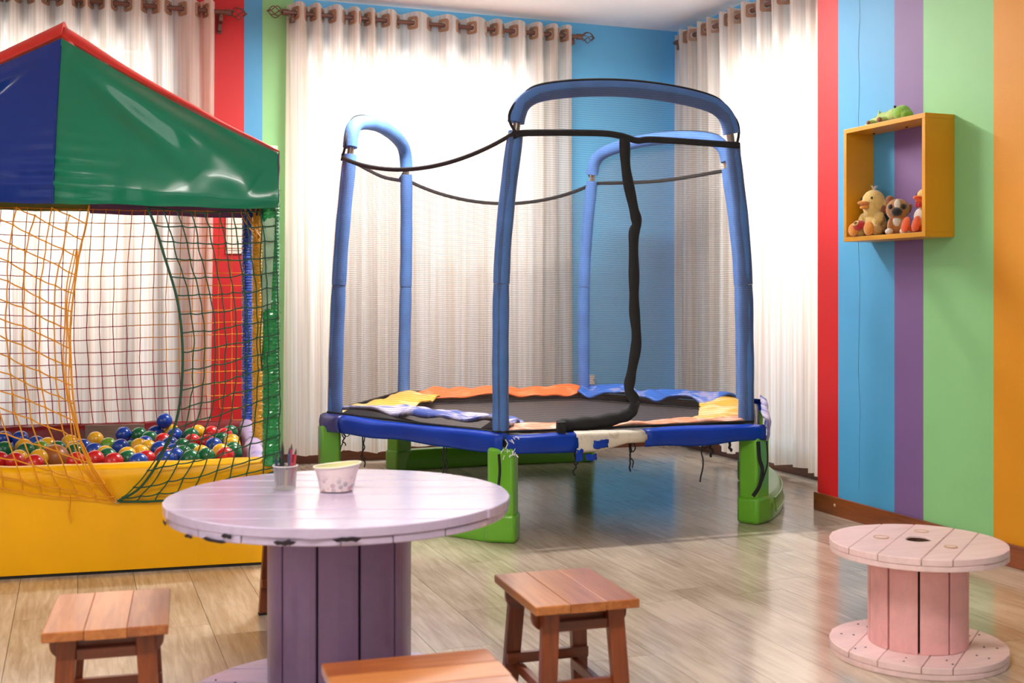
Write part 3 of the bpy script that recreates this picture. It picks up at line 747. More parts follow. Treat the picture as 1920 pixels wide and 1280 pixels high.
# ---------------------------------------------------------------- ball pit tent (local: x along the front, y into depth)
PO = Vector((.715, 4.585, 0)); PR = rad(-6)
pit = thing('ball_pit', 'tent roofed ball pit with yellow padded front and coloured nets', 'ball pit', PO, PR)
PM = Matrix.Translation(PO) @ Matrix.Rotation(PR, 4, 'Z')
XW = -1.56; YD = 1.60
def vinyl(name, rgb, rough=.22, bump=.25, bscale=7, coat=.5):
    return mat(name, rgb, rough, .06, 3, bump, bscale, coat=coat*.5, spec=.35)
M_vY = vinyl('glossy_yellow_vinyl', (246, 180, 0), .38, .12, 5, .2)
M_vG = vinyl('glossy_green_vinyl', (0, 122, 88), .2, .12, 5, .5)
M_vB = vinyl('glossy_blue_vinyl', (0, 44, 132), .22, .12, 6, .5)
M_vR = vinyl('glossy_red_vinyl', (206, 44, 34), .35, .3, 7, .3)
M_vP = vinyl('purple_vinyl', (112, 84, 128), .5, .2, 7, .1)
M_vO = vinyl('olive_green_vinyl', (120, 134, 58), .5, .2, 7, .1)
M_rdW = worn('torn_dark_red_vinyl', (128, 14, 22), (104, 80, 70), .62, 5)
M_rail = worn('worn_lavender_rail', (178, 158, 196), (60, 96, 190), .62, 14)
M_base_b = mat('black_base_edge', (26, 22, 20), .7)
def Q(name, g, m, parent=None, **k): return mk(name, g, m, parent or pit, **k)
# front panel with rolled top
def front(u, v):
    x = lerp(XW-.02, .0, u); w = nz(x*3, v*2, 4)
    prof = [(0, .012), (-.004, .10), (-.006, .22), (-.004, .31), (-.008, .335), (-.016, .365), (-.008, .395), (.02, .409), (.06, .409), (.09, .395), (.10, .36), (.10, .02)]
    s = v*(len(prof)-1); i = min(len(prof)-2, int(s)); t = s-i
    y, z = lerp(prof[i][0], prof[i+1][0], t), lerp(prof[i][1], prof[i+1][1], t)
    if .3 < z: z += .006*nz(x*9, 2) + (.010*max(0, nz(x*14, 6)) if x > -.16 else 0)
    return (x, y+.004*w, z)
g = G(); g.grid(front, 60, 33)
fp = Q('front_panel', g, M_vY, smooth=True)
g = G(); g.bx(XW-.015, -.005, .006, .09, 0, .013); mk('base_edge', g, M_base_b, fp)
# back and side panels
def slab(name, fn, m, nu=30, nv=10, **k):
    g = G(); g.grid(fn, nu, nv); return Q(name, g, m, smooth=True, **k)
def backp(u, v):
    x = lerp(XW, -.0, u); a = v*6; y = [1.52, 1.52, 1.525, 1.535, 1.57, 1.60, 1.61][min(6, int(a))]; z = [.0, .3, .37, .395, .402, .39, .0][min(6, int(a))]
    return (x, y+.004*nz(x*8, v*3), z+(.010*nz(x*12, 4) if z > .3 else 0))
slab('back_panel', backp, M_rdW, 40, 6)
M_wood_bare = wood('bare_plywood_strip', (112, 92, 80), (150, 128, 110), .7, axis=0)
g = G(); g.bx(-.83, -.55, 1.508, 1.524, .31, .397); Q('bare_wood_strip', g, M_wood_bare, bevel=.003)
for xs, nm in ((-.045, 'side_panel'), (XW+.045, 'side_panel')):
    g = G(); g.bx(xs-.03, xs+.03, .09, YD-.08, .0, .35); Q(nm, g, M_rail, bevel=.01)
    g = G(); g.tube([(xs+.01*nz(i, 2, 1), .06+i*.149, .365+.004*nz(i, 5)) for i in range(11)], .04, 14); Q('side_rail', g, M_rail, smooth='auto')
g = G(); g.bx(XW+.07, -.07, .10, 1.52, .0, .275); Q('floor_cushion', g, M_rdW)
# posts wrapped in shiny plastic ribbon
def post(x, y, r, m, z0, z1, seed, name='post', patch=None):
    rr = random.Random(seed); n = int((z1-z0)/.007)
    g = G(); g.tube([(x, y, z0+i*(z1-z0)/n) for i in range(n+1)], [r*(1+(.05 if i % 2 else -.02)+rr.uniform(-.03, .03)) for i in range(n+1)], 18, jit=.045, rnd=rr)
    # loose ribbon ends sticking out
    for _ in range(int((z1-z0)*170)):
        a = rr.uniform(0, 2*PI); z = rr.uniform(z0, z1); l = rr.uniform(.004, .010); da = rr.uniform(-.3, .3)
        c, s = math.cos(a), math.sin(a); w = rr.uniform(.0012, .003); e = r*1.02
        p = Vector((x+c*e, y+s*e, z)); q = Vector((x+math.cos(a+da)*(e+l), y+math.sin(a+da)*(e+l), z+rr.uniform(-.006, .004)))
        g.add([p+Vector((0, 0, w)), p-Vector((0, 0, w)), q], [(0, 1, 2)])
    return Q(name, g, m)
def ribbon(name, rgb): return mat(name, rgb, .22, .22, 60, .5, 160, coat=.5, stretch=(1, 1, 3))
M_pG = ribbon('green_plastic_ribbon', (16, 150, 74)); M_pB = ribbon('blue_plastic_ribbon', (14, 72, 178)); M_pY = ribbon('yellow_plastic_ribbon', (236, 176, 28)); M_pR = ribbon('red_plastic_ribbon', (190, 30, 34))
pg = post(-.003, .0, .0315, M_pG, .385, 1.46, 1); post(-.045, 1.575, .027, M_pB, .385, 1.55, 2); post(-.02, .80, .026, M_pY, .36, 1.40, 3)
post(XW, .0, .0315, M_pB, .385, 1.46, 4); post(XW+.02, 1.575, .027, M_pY, .385, 1.55, 5)
M_foamG = mat('bare_pale_green_foam', (158, 190, 158), .8, .12, 12, .3, 120)
g = G(); rr = random.Random(2)
vs = []; nu, nv = 8, 18
for j in range(nv+1):
    for i in range(nu+1):
        z = lerp(.985, 1.335, j/nv); a0, a1 = rad(195), rad(295-22*(1-j/nv)*1.3)
        a = lerp(a0, a1, i/nu); R = .0345+.0006*nz(i, j); vs.append((-.003+R*math.cos(a), R*math.sin(a), z+(.02*nz(i*.5, 3) if j in (0, nv) else 0)))
g.add(vs, [(j*(nu+1)+i, j*(nu+1)+i+1, (j+1)*(nu+1)+i+1, (j+1)*(nu+1)+i) for j in range(nv) for i in range(nu)])
mk('bare_foam', g, M_foamG, pg, True)
# roof: front gable in blue and green, red slopes behind, eave valance
XC = -.787; ZA = 2.035; ZE = 1.592; ZV = 1.382
def lean(z): return -.064 + .25*max(0, min(1.1, (z-ZV)/(ZA-ZV)))**1.4
def gauss(d, s): return math.exp(-(d/s)**2)
def gable(side):
    def fn(u, v):
        x = lerp(XC, .022, u); zt = lerp(ZA, ZE, u)+(-.018*math.sin(PI*u))
        zb = ZV-.002+.006*nz(x*6, 1)-.010*gauss(u-.78, .16)
        z = lerp(zb, zt, v); y = lean(z)
        # tension folds fanning from the apex to the outer eave corner
        for (x1, z1, x2, z2, amp, s) in ((XC+.03, 1.98, -.05, 1.49, .034, .06), (XC+.03, 1.95, -.28, 1.50, -.020, .035), (XC+.05, 1.99, -.02, 1.58, -.016, .03), (XC+.1, 1.75, .0, 1.40, .010, .05)):
            dx, dz = x2-x1, z2-z1; l = math.hypot(dx, dz); t = ((x-x1)*dx+(z-z1)*dz)/l/l
            d = ((x-x1)*dz-(z-z1)*dx)/l
            y -= amp*gauss(d, s)*max(0, math.sin(PI*min(1, max(0, t))))**.6
        # gathers along the seam
        gth = gauss(u, .16)*gauss((z-1.50)/.13, 1)
        y += .006*math.sin(z*120+x*8+1.5*nz(x*5, z*5))*gth
        y += .010*nz(x*4, z*5, side)*v*(1-v)*3 + .003*nz(x*13, z*11, side)
        if v < .12: y += .012*(1-v/.12)
        if side < 0: x = 2*XC-x
        return (x, y, z)
    return fn
g = G(); g.grid(gable(1), 90, 60); Q('green_gable_panel', g, M_vG, smooth=True)
g = G(); g.grid(gable(-1), 90, 60); Q('blue_gable_panel', g, M_vB, smooth=True)
g = G(); g.tube([(XC, lean(z)-.003, z) for z in (1.375, 1.5, ZE, 1.7, 1.85, 2.0)], .0035, 6); Q('gable_seam', g, M_vB)
for s in (1, -1):
    def slope(u, v):
        x = lerp(XC, .03, u); z = lerp(ZA+.012, ZE+.006, u)-.018*math.sin(PI*u)
        y = lerp(lean(z)-.004, 1.64-(lean(z)+.045), v)
        z += (.055 if s > 0 else .075)*math.sin(PI*min(1, v*13)/2)*(1-(.7 if s > 0 else .2)*u)*(1 if v < .75 else math.sin(PI/2*(1-v)/.25))
        z += .006*nz(x*5, y*4, s)
        return (XC+s*(x-XC), y, z)
    g = G(); g.grid(slope, 24, 24); Q('roof_slope', g, M_vR, smooth=True, solid=.004)
    xs = XC+s*(.026-XC)
    g = G(); g.grid(lambda u, v: (xs+.006*nz(u*6, v*3, s), lerp(-.05, 1.645, u), lerp(ZE, ZV+.02+.02*nz(u*7, s), v)), 30, 6); Q('side_valance', g, M_vP, smooth=True, solid=.003)
g = G(); g.grid(lambda u, v: (lerp(XW-.03, XC-.03, u), 1.61, lerp(1.58, 1.462+.004*nz(u*5), v)), 12, 3); Q('back_valance', g, M_vO, smooth=True, solid=.003)
g = G(); g.grid(lambda u, v: (lerp(XC-.03, .03, u), 1.61, lerp(1.58, 1.452-.012*u+.004*nz(u*5), v)), 12, 3); Q('back_valance', g, M_vP, smooth=True, solid=.003)
g = G(); g.grid(lambda u, v: (lerp(XW-.03, .03, u), 1.645-.23*v, lerp(1.58, lerp(1.58, ZA, 1-abs(2*u-1)), v)), 16, 6); Q('rear_gable_panel', g, M_vY, smooth=True, solid=.003)
M_bar = mat('grey_frame_tube', (150, 146, 140), .4, metal=.7)
for a, b in (((XW, .03, 1.43), (0, .03, 1.43)), ((XW, 1.575, 1.54), (-.03, 1.575, 1.54)), ((0, .03, 1.44), (-.04, 1.575, 1.54)), ((XW, .03, 1.44), (XW+.02, 1.575, 1.54))):
    g = G(); g.tube([a, b], .014, 8); Q('eave_bar', g, M_bar, smooth='auto')
# ---- nets
M_nY = mat('yellow_net_cord', (226, 148, 14), .55); M_nG = mat('dark_green_net_cord', (20, 76, 48), .55); M_nR = mat('red_net_cord', (176, 28, 36), .55); M_nO = mat('orange_yellow_net_cord', (236, 158, 36), .55)
def net_grid(P, nr, nc, r, sag=.0, seed=0, knots=True, drop=None, sub=4):
    """P(i/nc, j/nr) gives knot positions; cords run along rows and columns"""
    g = G(); rr = random.Random(seed)
    K = [[Vector(P(i/nc, j/nr)) for i in range(nc+1)] for j in range(nr+1)]
    def strand(a, b):
        d = (b-a).length; h = sag*rr.uniform(.2, 1.3)*d
        sx = rr.uniform(-1, 1)*sag*.7*d
        pts = [a.lerp(b, t/sub)+Vector((sx*math.sin(PI*t/sub), 0, -h*4*(t/sub)*(1-t/sub)*(1 if abs(b.z-a.z) < d*.7 else .2))) for t in range(sub+1)]
        g.tube(pts, r, 5, cap=False)
    for j in range(nr+1):
        for i in range(nc+1):
            if drop and drop(i, j): continue
            if i < nc and not (drop and drop(i+1, j)): strand(K[j][i], K[j][i+1])
            if j < nr and not (drop and drop(i, j+1)): strand(K[j][i], K[j+1][i])
            if knots: g.ball(K[j][i], r*1.75, 6, 4)
    return g
YN = -.05
# green net: pulled aside to the tie on the front panel
gl = smoothpath([(-.46, -.012, 1.375), (-.43, -.02, 1.30), (-.403, YN-.01, 1.21), (-.351, YN-.015, 1.03), (-.332, YN-.015, .869), (-.334, YN-.015, .709), (-.355, YN-.015, .569), (-.413, YN, .431), (-.485, YN+.01, .324), (-.568, -.020, .272)], 6)
grt = [(.012, -.036, 1.37), (.022, -.045, 1.0), (.028, -.04, .60), (.03, -.035, .37)]
gbot = smoothpath([(-.568, -.020, .272), (-.45, -.020, .268), (-.336, -.022, .276), (-.16, -.022, .312), (.03, -.035, .37)], 5)
def gnet(u, v):
    a = polyat(gl, v); b = polyat(grt, v**1.0)
    p = a.lerp(b, u)
    p.y -= .02*math.sin(PI*u)*(1-v)
    if v > .72:
        w = ((v-.72)/.28)**1.3; q = polyat(gbot, u); p = p.lerp(q+Vector((0, 0, (1-v)*.12)), w*.9 if v < 1 else 1)
    p += Vector((.008*nz(u*9, v*13, 2), .004*nz(u*8, v*8, 5), .010*nz(u*8, v*14, 7)))*(1 if 0 < u < 1 and v < 1 else 0)
    p.z -= .05*u*(1-u)*(1-v)
    if p.z > 1.28 and u < .9: p.y = lerp(p.y, -.012, min(1, (p.z-1.28)/.08))
    return p
Q('green_net', net_grid(gnet, 17, 9, .0026, .07, 1, sub=5), M_nG, smooth=True)
g = G(); g.tube(gl, .0048, 6); g.tube(gbot, .0045, 6); Q('green_net_rope', g, M_nG, smooth='auto')
# yellow net: drawn from the left post across to the same tie
yl = smoothpath([(-.667, -.012, 1.375), (-.68, -.02, 1.29), (-.695, YN-.01, 1.207), (-.714, YN-.01, 1.07), (-.727, YN-.015, .932), (-.725, YN-.015, .795), (-.714, YN-.015, .638), (-.677, YN, .46), (-.568, -.018, .276)], 6)
def ynet(u, v):
    b = polyat(yl, v); a = Vector((XW+.02, -.045, lerp(1.75, .56, v)))
    t = u
    p = Vector((lerp(a.x, b.x, t), lerp(a.y, b.y, t), lerp(a.z, b.z, lerp(t, t*t, .25))))
    if v > .78:
        w = ((v-.78)/.22)**1.2; q = Vector((lerp(XW, -.568, u), -.022, lerp(.47, .272, u**.75))); p = p.lerp(q+Vector((0, 0, (1-v)*.14*(1-u))), w)
    if 0 < u < 1: p += Vector((.010*nz(u*12, v*10, 12), -.02*math.sin(PI*u)*(1-v), .010*nz(u*10, v*12, 17)))
    if p.z > 1.25: p.y = lerp(p.y, -.012, min(1, (p.z-1.25)/.1))
    p.z = min(p.z, 1.385)
    return p
Q('yellow_net', net_grid(ynet, 17, 15, .0026, .05, 3, drop=lambda i, j: ynet(i/15, j/17)[2] > 1.384, sub=5), M_nY, smooth=True)
g = G(); g.tube(yl, .0036, 6)
for k in range(3): g.tube([p+Vector((-.008*(k+1)+.004*math.sin(i*.5+k), .003*k, .004*math.sin(i*.3+k))) for i, p in enumerate(yl[12:])], .0024, 5)
g.tube(smoothpath([(-.735, -.024, .305), (-.733, -.024, .27), (-.736, -.022, .24), (-.728, -.020, .208), (-.733, -.020, .22), (-.738, -.022, .25)], 4), .0028, 5)
Q('yellow_net_rope', g, M_nY, smooth='auto')
M_met = mat('tie_ring_steel', (190, 190, 190), .3, metal=.9)
g = G(); g.tube([(-.568+.008*math.cos(a), -.022, .274+.008*math.sin(a)) for a in [k*PI/5 for k in range(10)]], .0022, 6, closed=True); Q('tie_ring', g, M_met, smooth='auto')
# back net: red below, orange-yellow mended corner above the diagonal
NCB, NRB = 24, 17
def bnet(u, v):
    x = lerp(XW+.03, -.06, u); z = lerp(1.47, .40, v)
    return Vector((x+.006*nz(u*8, v*8, 31)-.05*math.sin(PI*v)*math.sin(PI*u)*.6, 1.555, z-.035*math.sin(PI*u)*math.sin(PI*v)*(1.2-u)+.005*nz(u*7, v*9, 33)))
orange = lambda i, j: (bnet(i/NCB, j/NRB).x-(-.712)) > (.991-bnet(i/NCB, j/NRB).z)*1.07
Q('red_back_net', net_grid(bnet, NRB, NCB, .0022, .02, 5, drop=lambda i, j: orange(i, j), sub=2), M_nR, smooth=True)
Q('orange_back_net', net_grid(bnet, NRB, NCB, .0022, .02, 6, drop=lambda i, j: not (orange(i+1, j) or orange(i, j-1)), sub=2), M_nO, smooth=True)
# tangled net ends by the post
g = G(); rr = random.Random(8)
for k in range(11):
    x0 = -.10+rr.uniform(-.02, .06); 
    g.tube(smoothpath([(x0, .12+rr.uniform(-.03, .03), 1.46), (x0+rr.uniform(-.01, .03), .1, 1.40), (x0+rr.uniform(-.0, .03), .08, 1.35), (-.045+rr.uniform(-.008, .008), .04, 1.28-.01*k*.5)], 4), .0024, 5)
Q('net_tangle', g, M_nY, smooth='auto')
g = G()
for k in range(4):
    xx = -.04+.006*k; g.tube(smoothpath([(xx+.004*math.sin(z*20+k*2), -.004-.004*k, z) for z in [1.40-.05*i for i in range(14)]], 3), .0026, 5)
Q('green_net_bundle', g, M_nG, smooth='auto')
# ---- balls
BC = {'b': ('blue', (20, 66, 164)), 'g': ('green', (18, 104, 62)), 'r': ('red', (206, 34, 36)), 'y': ('yellow', (236, 178, 36)), 'l': ('lime green', (104, 150, 38))}
BM = {k: mat('glossy_%s_ball_plastic' % v[0].replace(' ', '_'), v[1], .25, .04, 6, .03, 40, coat=.25) for k, v in BC.items()}
BMESH = {}
def ball(k, x, y, z, r, label, group):
    if k not in BMESH:
        g = G(); g.ball((0, 0, 0), .0371, 22, 14); o = mk('play_ball', g, BM[k], None, True); BMESH[k] = o
    else:
        o = BMESH[k].copy(); COL.objects.link(o)
    o.location = PM @ Vector((x, y, z)); tag(o, label, 'ball', group)
    o.rotation_euler = (rr.uniform(0, 3), rr.uniform(0, 3), 0)
ORDI = 'first second third fourth fifth sixth seventh eighth ninth tenth eleventh twelfth thirteenth fourteenth fifteenth sixteenth seventeenth eighteenth nineteenth twentieth twenty-first twenty-second twenty-third twenty-fourth'.split()
cnt = {}; tops = []
for row in BALLS.split(';'):
    k, x, y, z = row.split(); x, y, z = float(x), float(y), float(z)
    i = cnt.get(k, 0); cnt[k] = i+1; tops.append(Vector((x, y, z)))
    ball(k, x, y, z, .0375, '%s plastic play ball on the heap, %s %s one from the left' % (BC[k][0], ORDI[i], BC[k][0]), '%s play balls in the ball pit' % BC[k][0])
M_brown = mat('brown_orange_rubber', (168, 96, 34), .4, .08, 6, coat=.1)
g = G(); g.ball((0, 0, 0), .062, 28, 18); o = mk('rubber_ball', g, M_brown, None, True); o.location = PM @ Vector(BIG_BALL)
tag(o, 'large brown orange ball among small ones in the ball pit', 'ball')
tops.append(Vector(BIG_BALL))
yy = .14; row = 0; lows = []
while yy < 1.47:
    x = -.12-(row % 2)*.04
    while x > -1.2:
        p = Vector((x+rr.uniform(-.0015, .0015), yy+rr.uniform(-.001, .001), .3135))
        if all((p-t).length > .0758 for t in tops[:-1]) and (p-tops[-1]).length > .1005:
            w = (PM @ p)-cam.location; w.normalize()
            cover = min([((PM @ t)-cam.location).normalized().angle(w) for t in tops if t.y < p.y] or [9])
            if cover > .0052 and p.y > .19: lows.append((w.x/w.y, p))
        x -= .08
    yy += .078; row += 1
lows.sort(key=lambda q: q[0]); lc = {}
for _, p in lows:
    k = rr.choice([c for c in 'bbgggrryyl' if lc.get(c, 0) < 24]); i = lc.get(k, 0); lc[k] = i+1
    ball(k, p.x, p.y, p.z, .0375, '%s play ball half buried low in the heap, %s buried %s from left' % (BC[k][0], ORDI[i], BC[k][0]), '%s play balls low in the heap' % BC[k][0])

# ---------------------------------------------------------------- cable spool tables
def painted(name, rgb, chip, thr=.70, rough=.32, coat=.25, stain=None):
    m, N, L, P = new_mat(name)
    tc = N.new('ShaderNodeTexCoord'); mp = N.new('ShaderNodeMapping'); mp.inputs['Scale'].default_value = (1, 6, 3); L.new(tc.outputs['Object'], mp.inputs[0])
    n = N.new('ShaderNodeTexNoise'); n.inputs['Scale'].default_value = 6; n.inputs['Detail'].default_value = 7; n.inputs['Roughness'].default_value = .65; L.new(mp.outputs[0], n.inputs['Vector'])
    rp = N.new('ShaderNodeValToRGB'); c = lin(rgb); e = rp.color_ramp.elements
    e[0].position = .30; e[0].color = (*[x*.90 for x in c], 1); e[1].position = .58; e[1].color = (*[min(1, x*1.05) for x in c], 1)
    q = e.new(thr); q.color = (*c, 1); q = e.new(thr+.03); q.color = (*lin(chip), 1)
    L.new(n.outputs[0], rp.inputs[0]); L.new(rp.outputs[0], P.inputs['Base Color'])
    P.inputs['Roughness'].default_value = rough; P.inputs['Coat Weight'].default_value = coat; P.inputs['Coat Roughness'].default_value = .2
    bp = N.new('ShaderNodeBump'); bp.inputs['Strength'].default_value = .25; bp.inputs['Distance'].default_value = .003
    L.new(n.outputs[0], bp.inputs['Height']); L.new(bp.outputs[0], P.inputs['Normal']); return m
def disc_boards(root, name, R, lines, ang, z0, z1, m, gap=.0016, hole=None):
    """round disc sawn from straight boards; lines = joints across local y, boards run along local x"""
    ed = [-R]+sorted(lines)+[R]; ca, sa = math.cos(ang), math.sin(ang)
    rr = random.Random(int(R*1000)+len(lines))
    for a, b in zip(ed[:-1], ed[1:]):
        a2, b2 = a+(gap/2 if a > -R else 0), b-(gap/2 if b < R else 0)
        n = 14
        ys = [lerp(a2, b2, i/n) for i in range(n+1)]
        R2 = R+rr.uniform(-.003, .001)
        right = [(math.sqrt(max(0, R2*R2-y*y)), y) for y in ys]; left = [(-x, y) for x, y in reversed(right)]
        dz = rr.uniform(-.0012, .0008)
        g = G()
        def put(poly):
            g.prism([(x*ca-y*sa, x*sa+y*ca) for x, y in poly], z0, z1+dz)
        if hole and a2 < hole[1] < b2:
            hx, hy, hr = hole; k = 8
            arcR = [(hx+hr*math.cos(t)*(1.2), hy+hr*math.sin(t)*(1+.12*math.sin(3*t))) for t in [PI/2-PI*i/k for i in range(k+1)]]
            arcL = [(hx+hr*math.cos(t)*(1.15), hy+hr*math.sin(t)*(1+.12*math.sin(3*t))) for t in [PI/2+PI*i/k for i in range(k+1)]]
            put([(hx, a2)]+right+[(hx, b2)]+arcR)
            put([(hx, b2)]+left+[(hx, a2)]+arcL[::-1])
        else: put(right+left)
        mk(name, g, m, root, bevel=.0025)
def spool(label, loc, R, H, th, Rc, ang, lines, lines2, nst, m_top, m_core, m_dark, hole=None, plugs=(), core_rot=0):
    t = thing('spool_table', label, 'table', loc, 0, 'painted cable spool tables')
    h2 = th*.56
    disc_boards(t, 'top_board', R, lines, ang, H-h2, H, m_top, hole=hole)
    disc_boards(t, 'top_under_board', R*.992, lines2, ang+PI/2, H-th, H-h2-.0006, m_top, hole=(hole[1], -hole[0], hole[2]*.95) if hole else None)
    disc_boards(t, 'base_board', R*(.945 if R > .3 else 1), lines, ang, th*.45, th, m_top)
    disc_boards(t, 'base_under_board', R*(.938 if R > .3 else .992), lines2, ang+PI/2, 0, th*.45-.0006, m_top)
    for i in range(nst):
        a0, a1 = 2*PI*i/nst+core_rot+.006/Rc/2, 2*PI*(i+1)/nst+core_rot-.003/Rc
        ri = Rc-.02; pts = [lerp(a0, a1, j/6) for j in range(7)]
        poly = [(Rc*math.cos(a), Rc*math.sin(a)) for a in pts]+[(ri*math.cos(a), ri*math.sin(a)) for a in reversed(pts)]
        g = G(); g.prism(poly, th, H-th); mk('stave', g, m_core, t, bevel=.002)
    g = G(); g.lathe([(Rc-.022, th), (Rc-.022, H-th)], 32); mk('inner_drum', g, m_dark, t, 'auto')
    if hole:
        c, s = math.cos(ang), math.sin(ang); hx, hy, hr = hole
        g = G(); seg = 24; ring = []
        for z in (H-th-.002, H-.004):
            for k in range(seg):
                q = 2*PI*k/seg; x = hx+hr*.93*math.cos(q)*1.13; y = hy+hr*.93*math.sin(q)*(1+.12*math.sin(3*q)); ring.append((x*c-y*s, x*s+y*c, z))
        g.add(ring, [(k, (k+1) % seg, seg+(k+1) % seg, seg+k) for k in range(seg)]+[tuple(range(seg))]); mk('hub_hole', g, M_hub, t, 'auto')
    for (x, y, r) in plugs:
        c, s = math.cos(ang), math.sin(ang); X, Y = x*c-y*s, x*s+y*c
        g = G(); g.lathe([(r, -.004), (r, .0016), (r*.9, .0018)], 20, (X, Y, H-.0008)); p = mk('knot_plug', g, m_top, t, 'auto')
        g = G(); g.tube([(X+r*math.cos(a), Y+r*math.sin(a), H+.0006) for a in [k*PI/12 for k in range(24)]], .0016, 5, closed=True); mk('plug_ring', g, M_tan, p)
    # nail heads on the base
    rr = random.Random(4)
    for k in range(10):
        a = 2*PI*k/10+rr.uniform(-.1, .1)
        for rr_ in (R*.72, R*.86):
            g = G(); g.lathe([(.003, 0), (.003, .0012)], 8, (rr_*math.cos(a), rr_*math.sin(a), th-.0004)); mk('nail', g, m_dark, t)
    return t
M_hub = wood('raw_brown_hub_wood', (62, 34, 22), (112, 68, 46), .8)
PPL = ((-.011, .102, .021), (.138, .017, .020), (-.045, -.10, .017))
M_tan = mat('raw_wood_ring', (196, 156, 110), .6)
M_lav = painted('chipped_lavender_paint', (202, 186, 216), (222, 212, 206), .64, .2, .7)  # window glare on the table top put into a lighter paint
M_lavc = painted('shaded_lavender_stave_paint', (132, 104, 140), (96, 70, 90), .74, .3, .2)  # lavender darkened: shade under the table top is painted into the staves
M_plum = mat('dark_plum_gap', (40, 26, 34), .8)
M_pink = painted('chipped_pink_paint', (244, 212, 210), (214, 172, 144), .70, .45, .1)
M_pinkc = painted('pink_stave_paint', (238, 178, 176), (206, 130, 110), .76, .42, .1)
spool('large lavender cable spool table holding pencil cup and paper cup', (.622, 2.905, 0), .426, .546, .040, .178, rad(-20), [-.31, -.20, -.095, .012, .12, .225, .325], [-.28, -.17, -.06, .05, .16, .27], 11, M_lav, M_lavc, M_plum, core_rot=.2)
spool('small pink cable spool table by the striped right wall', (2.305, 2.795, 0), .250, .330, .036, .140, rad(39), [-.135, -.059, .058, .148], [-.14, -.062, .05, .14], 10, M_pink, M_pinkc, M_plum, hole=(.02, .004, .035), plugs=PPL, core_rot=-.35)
# dark paint knocks along the rim of the large table
tb = [o for o in bpy.data.objects if o.name.startswith('spool_table') and o.location.x < 1][0]
for a, l, z in ((238, .07, .508), (226, .035, .506), (262, .05, .515), (205, .05, .512), (243, .03, .52), (280, .06, .522), (188, .06, .518)):
    a0 = rad(a-20+0); n = 6; g = G()
    pts = [((.4265)*math.cos(a0+(i/n-.5)*l/.418), (.4265)*math.sin(a0+(i/n-.5)*l/.418), z+.004*nz(i, a)) for i in range(n+1)]
    g.tube(pts, [.0005]+[.0042+.003*nz(i*2, a) for i in range(n-1)]+[.0005], 6, flat=.18, up=(0, 0, 1))
    mk('paint_chip', g, M_plum, tb)

# ---------------------------------------------------------------- stools
M_st = wood('honey_pine_varnish', (156, 80, 28), (206, 128, 60), .28, axis=1, scale=4, stretch=16, coat=.5, bump=.05)
M_stl = wood('reddish_pine_varnish', (88, 38, 12), (140, 66, 28), .35, axis=2, scale=4, stretch=14, coat=.3)
M_stx = wood('reddish_pine_rail_varnish', (88, 38, 12), (140, 66, 28), .35, axis=0, scale=4, stretch=14, coat=.3)
M_tip = mat('black_rubber_tip', (24, 22, 22), .7)
STW, STD, STH = .265, .342, .315
def stool(label, x, y, rz, tip=True):
    t = thing('stool', label, 'stool', (x, y, 0), rz, 'small wooden stools')
    n = 3; w = STW/n
    rr = random.Random(int(x*100))
    for i in range(n):
        g = G(); g.bx(-STW/2+i*w, -STW/2+(i+1)*w-.0002, -STD/2, STD/2, STH-.022, STH); mk('seat_board', g, M_st, t, bevel=.003 if i in (0, 2) else .0005)
    zt = STH-.022
    for sx in (-1, 1):
        for sy in (-1, 1):
            a = Vector((sx*.082, sy*.128, zt)); b = Vector((sx*.099, sy*.150, 0)); hw, hd = .021, .014
            vs = []
            for p, k in ((b, .95), (a, 1.0)):
                vs += [p+Vector((i*hw*k, j*hd*k, 0)) for i, j in ((-1, -1), (1, -1), (1, 1), (-1, 1))]
            for q in vs[:4]: q.z = .006
            g = G(); g.add(vs, [(0, 3, 2, 1), (4, 5, 6, 7), (0, 1, 5, 4), (1, 2, 6, 5), (2, 3, 7, 6), (3, 0, 4, 7)])
            lg = mk('leg', g, M_stl, t, bevel=.003)
            g = G(); g.bx(b.x-hw*.95, b.x+hw*.95, b.y-hd*.95, b.y+hd*.95, 0, .006); mk('foot_pad', g, M_tip, lg)
    for sy in (-1, 1):      # aprons behind the legs with rounded lower corners
        y0 = sy*.106; hwid = .122; r = .03; zb = zt-.052
        poly = [(-hwid, zt), (-hwid, zb+r)]+[(-hwid+r-r*math.cos(PI/2*i/5), zb+r-r*math.sin(PI/2*i/5)) for i in range(1, 6)]
        poly += [(-px, pz) for px, pz in reversed(poly)]
        vs = [(px, y0-.008, pz) for px, pz in poly]+[(px, y0+.008, pz) for px, pz in poly]; k = len(poly)
        g = G(); g.add(vs, [tuple(range(k)), tuple(range(k, 2*k))[::-1]]+[(i, k+i, k+(i+1) % k, (i+1) % k) for i in range(k)])
        mk('apron', g, M_stx, t, bevel=.002)
        g = G(); g.bx(-.064, .064, sy*.128-.008, sy*.128+.008, zt-.052, zt-.028) if sy < 0 else g.bx(-.064, .064, sy*.128-.008, sy*.128+.008, zt-.052, zt-.028)
        mk('apron_rail', g, M_stx, t, bevel=.002)
        g = G(); g.bx(-.112, .112, sy*.126-.009, sy*.126+.009, .093, .120); mk('stretcher', g, M_stx, t, bevel=.002)
    for sx in (-1, 1):
        g = G(); g.bx(sx*.075-.009, sx*.075+.009, -.135, .135, .066, .090); mk('stretcher', g, M_stx, t, bevel=.002)
    return t
stool('honey wooden stool between the lavender table and pink spool', 1.153, 2.719, rad(-3))
stool('pale topped wooden stool left of the lavender table', .078, 2.889, rad(-5))
stool('nearest wooden stool cropped by the bottom picture edge', .622, 2.176, rad(86.5))
stool('wooden stool hidden behind the lavender table, one leg showing', .682, 3.735, rad(0))

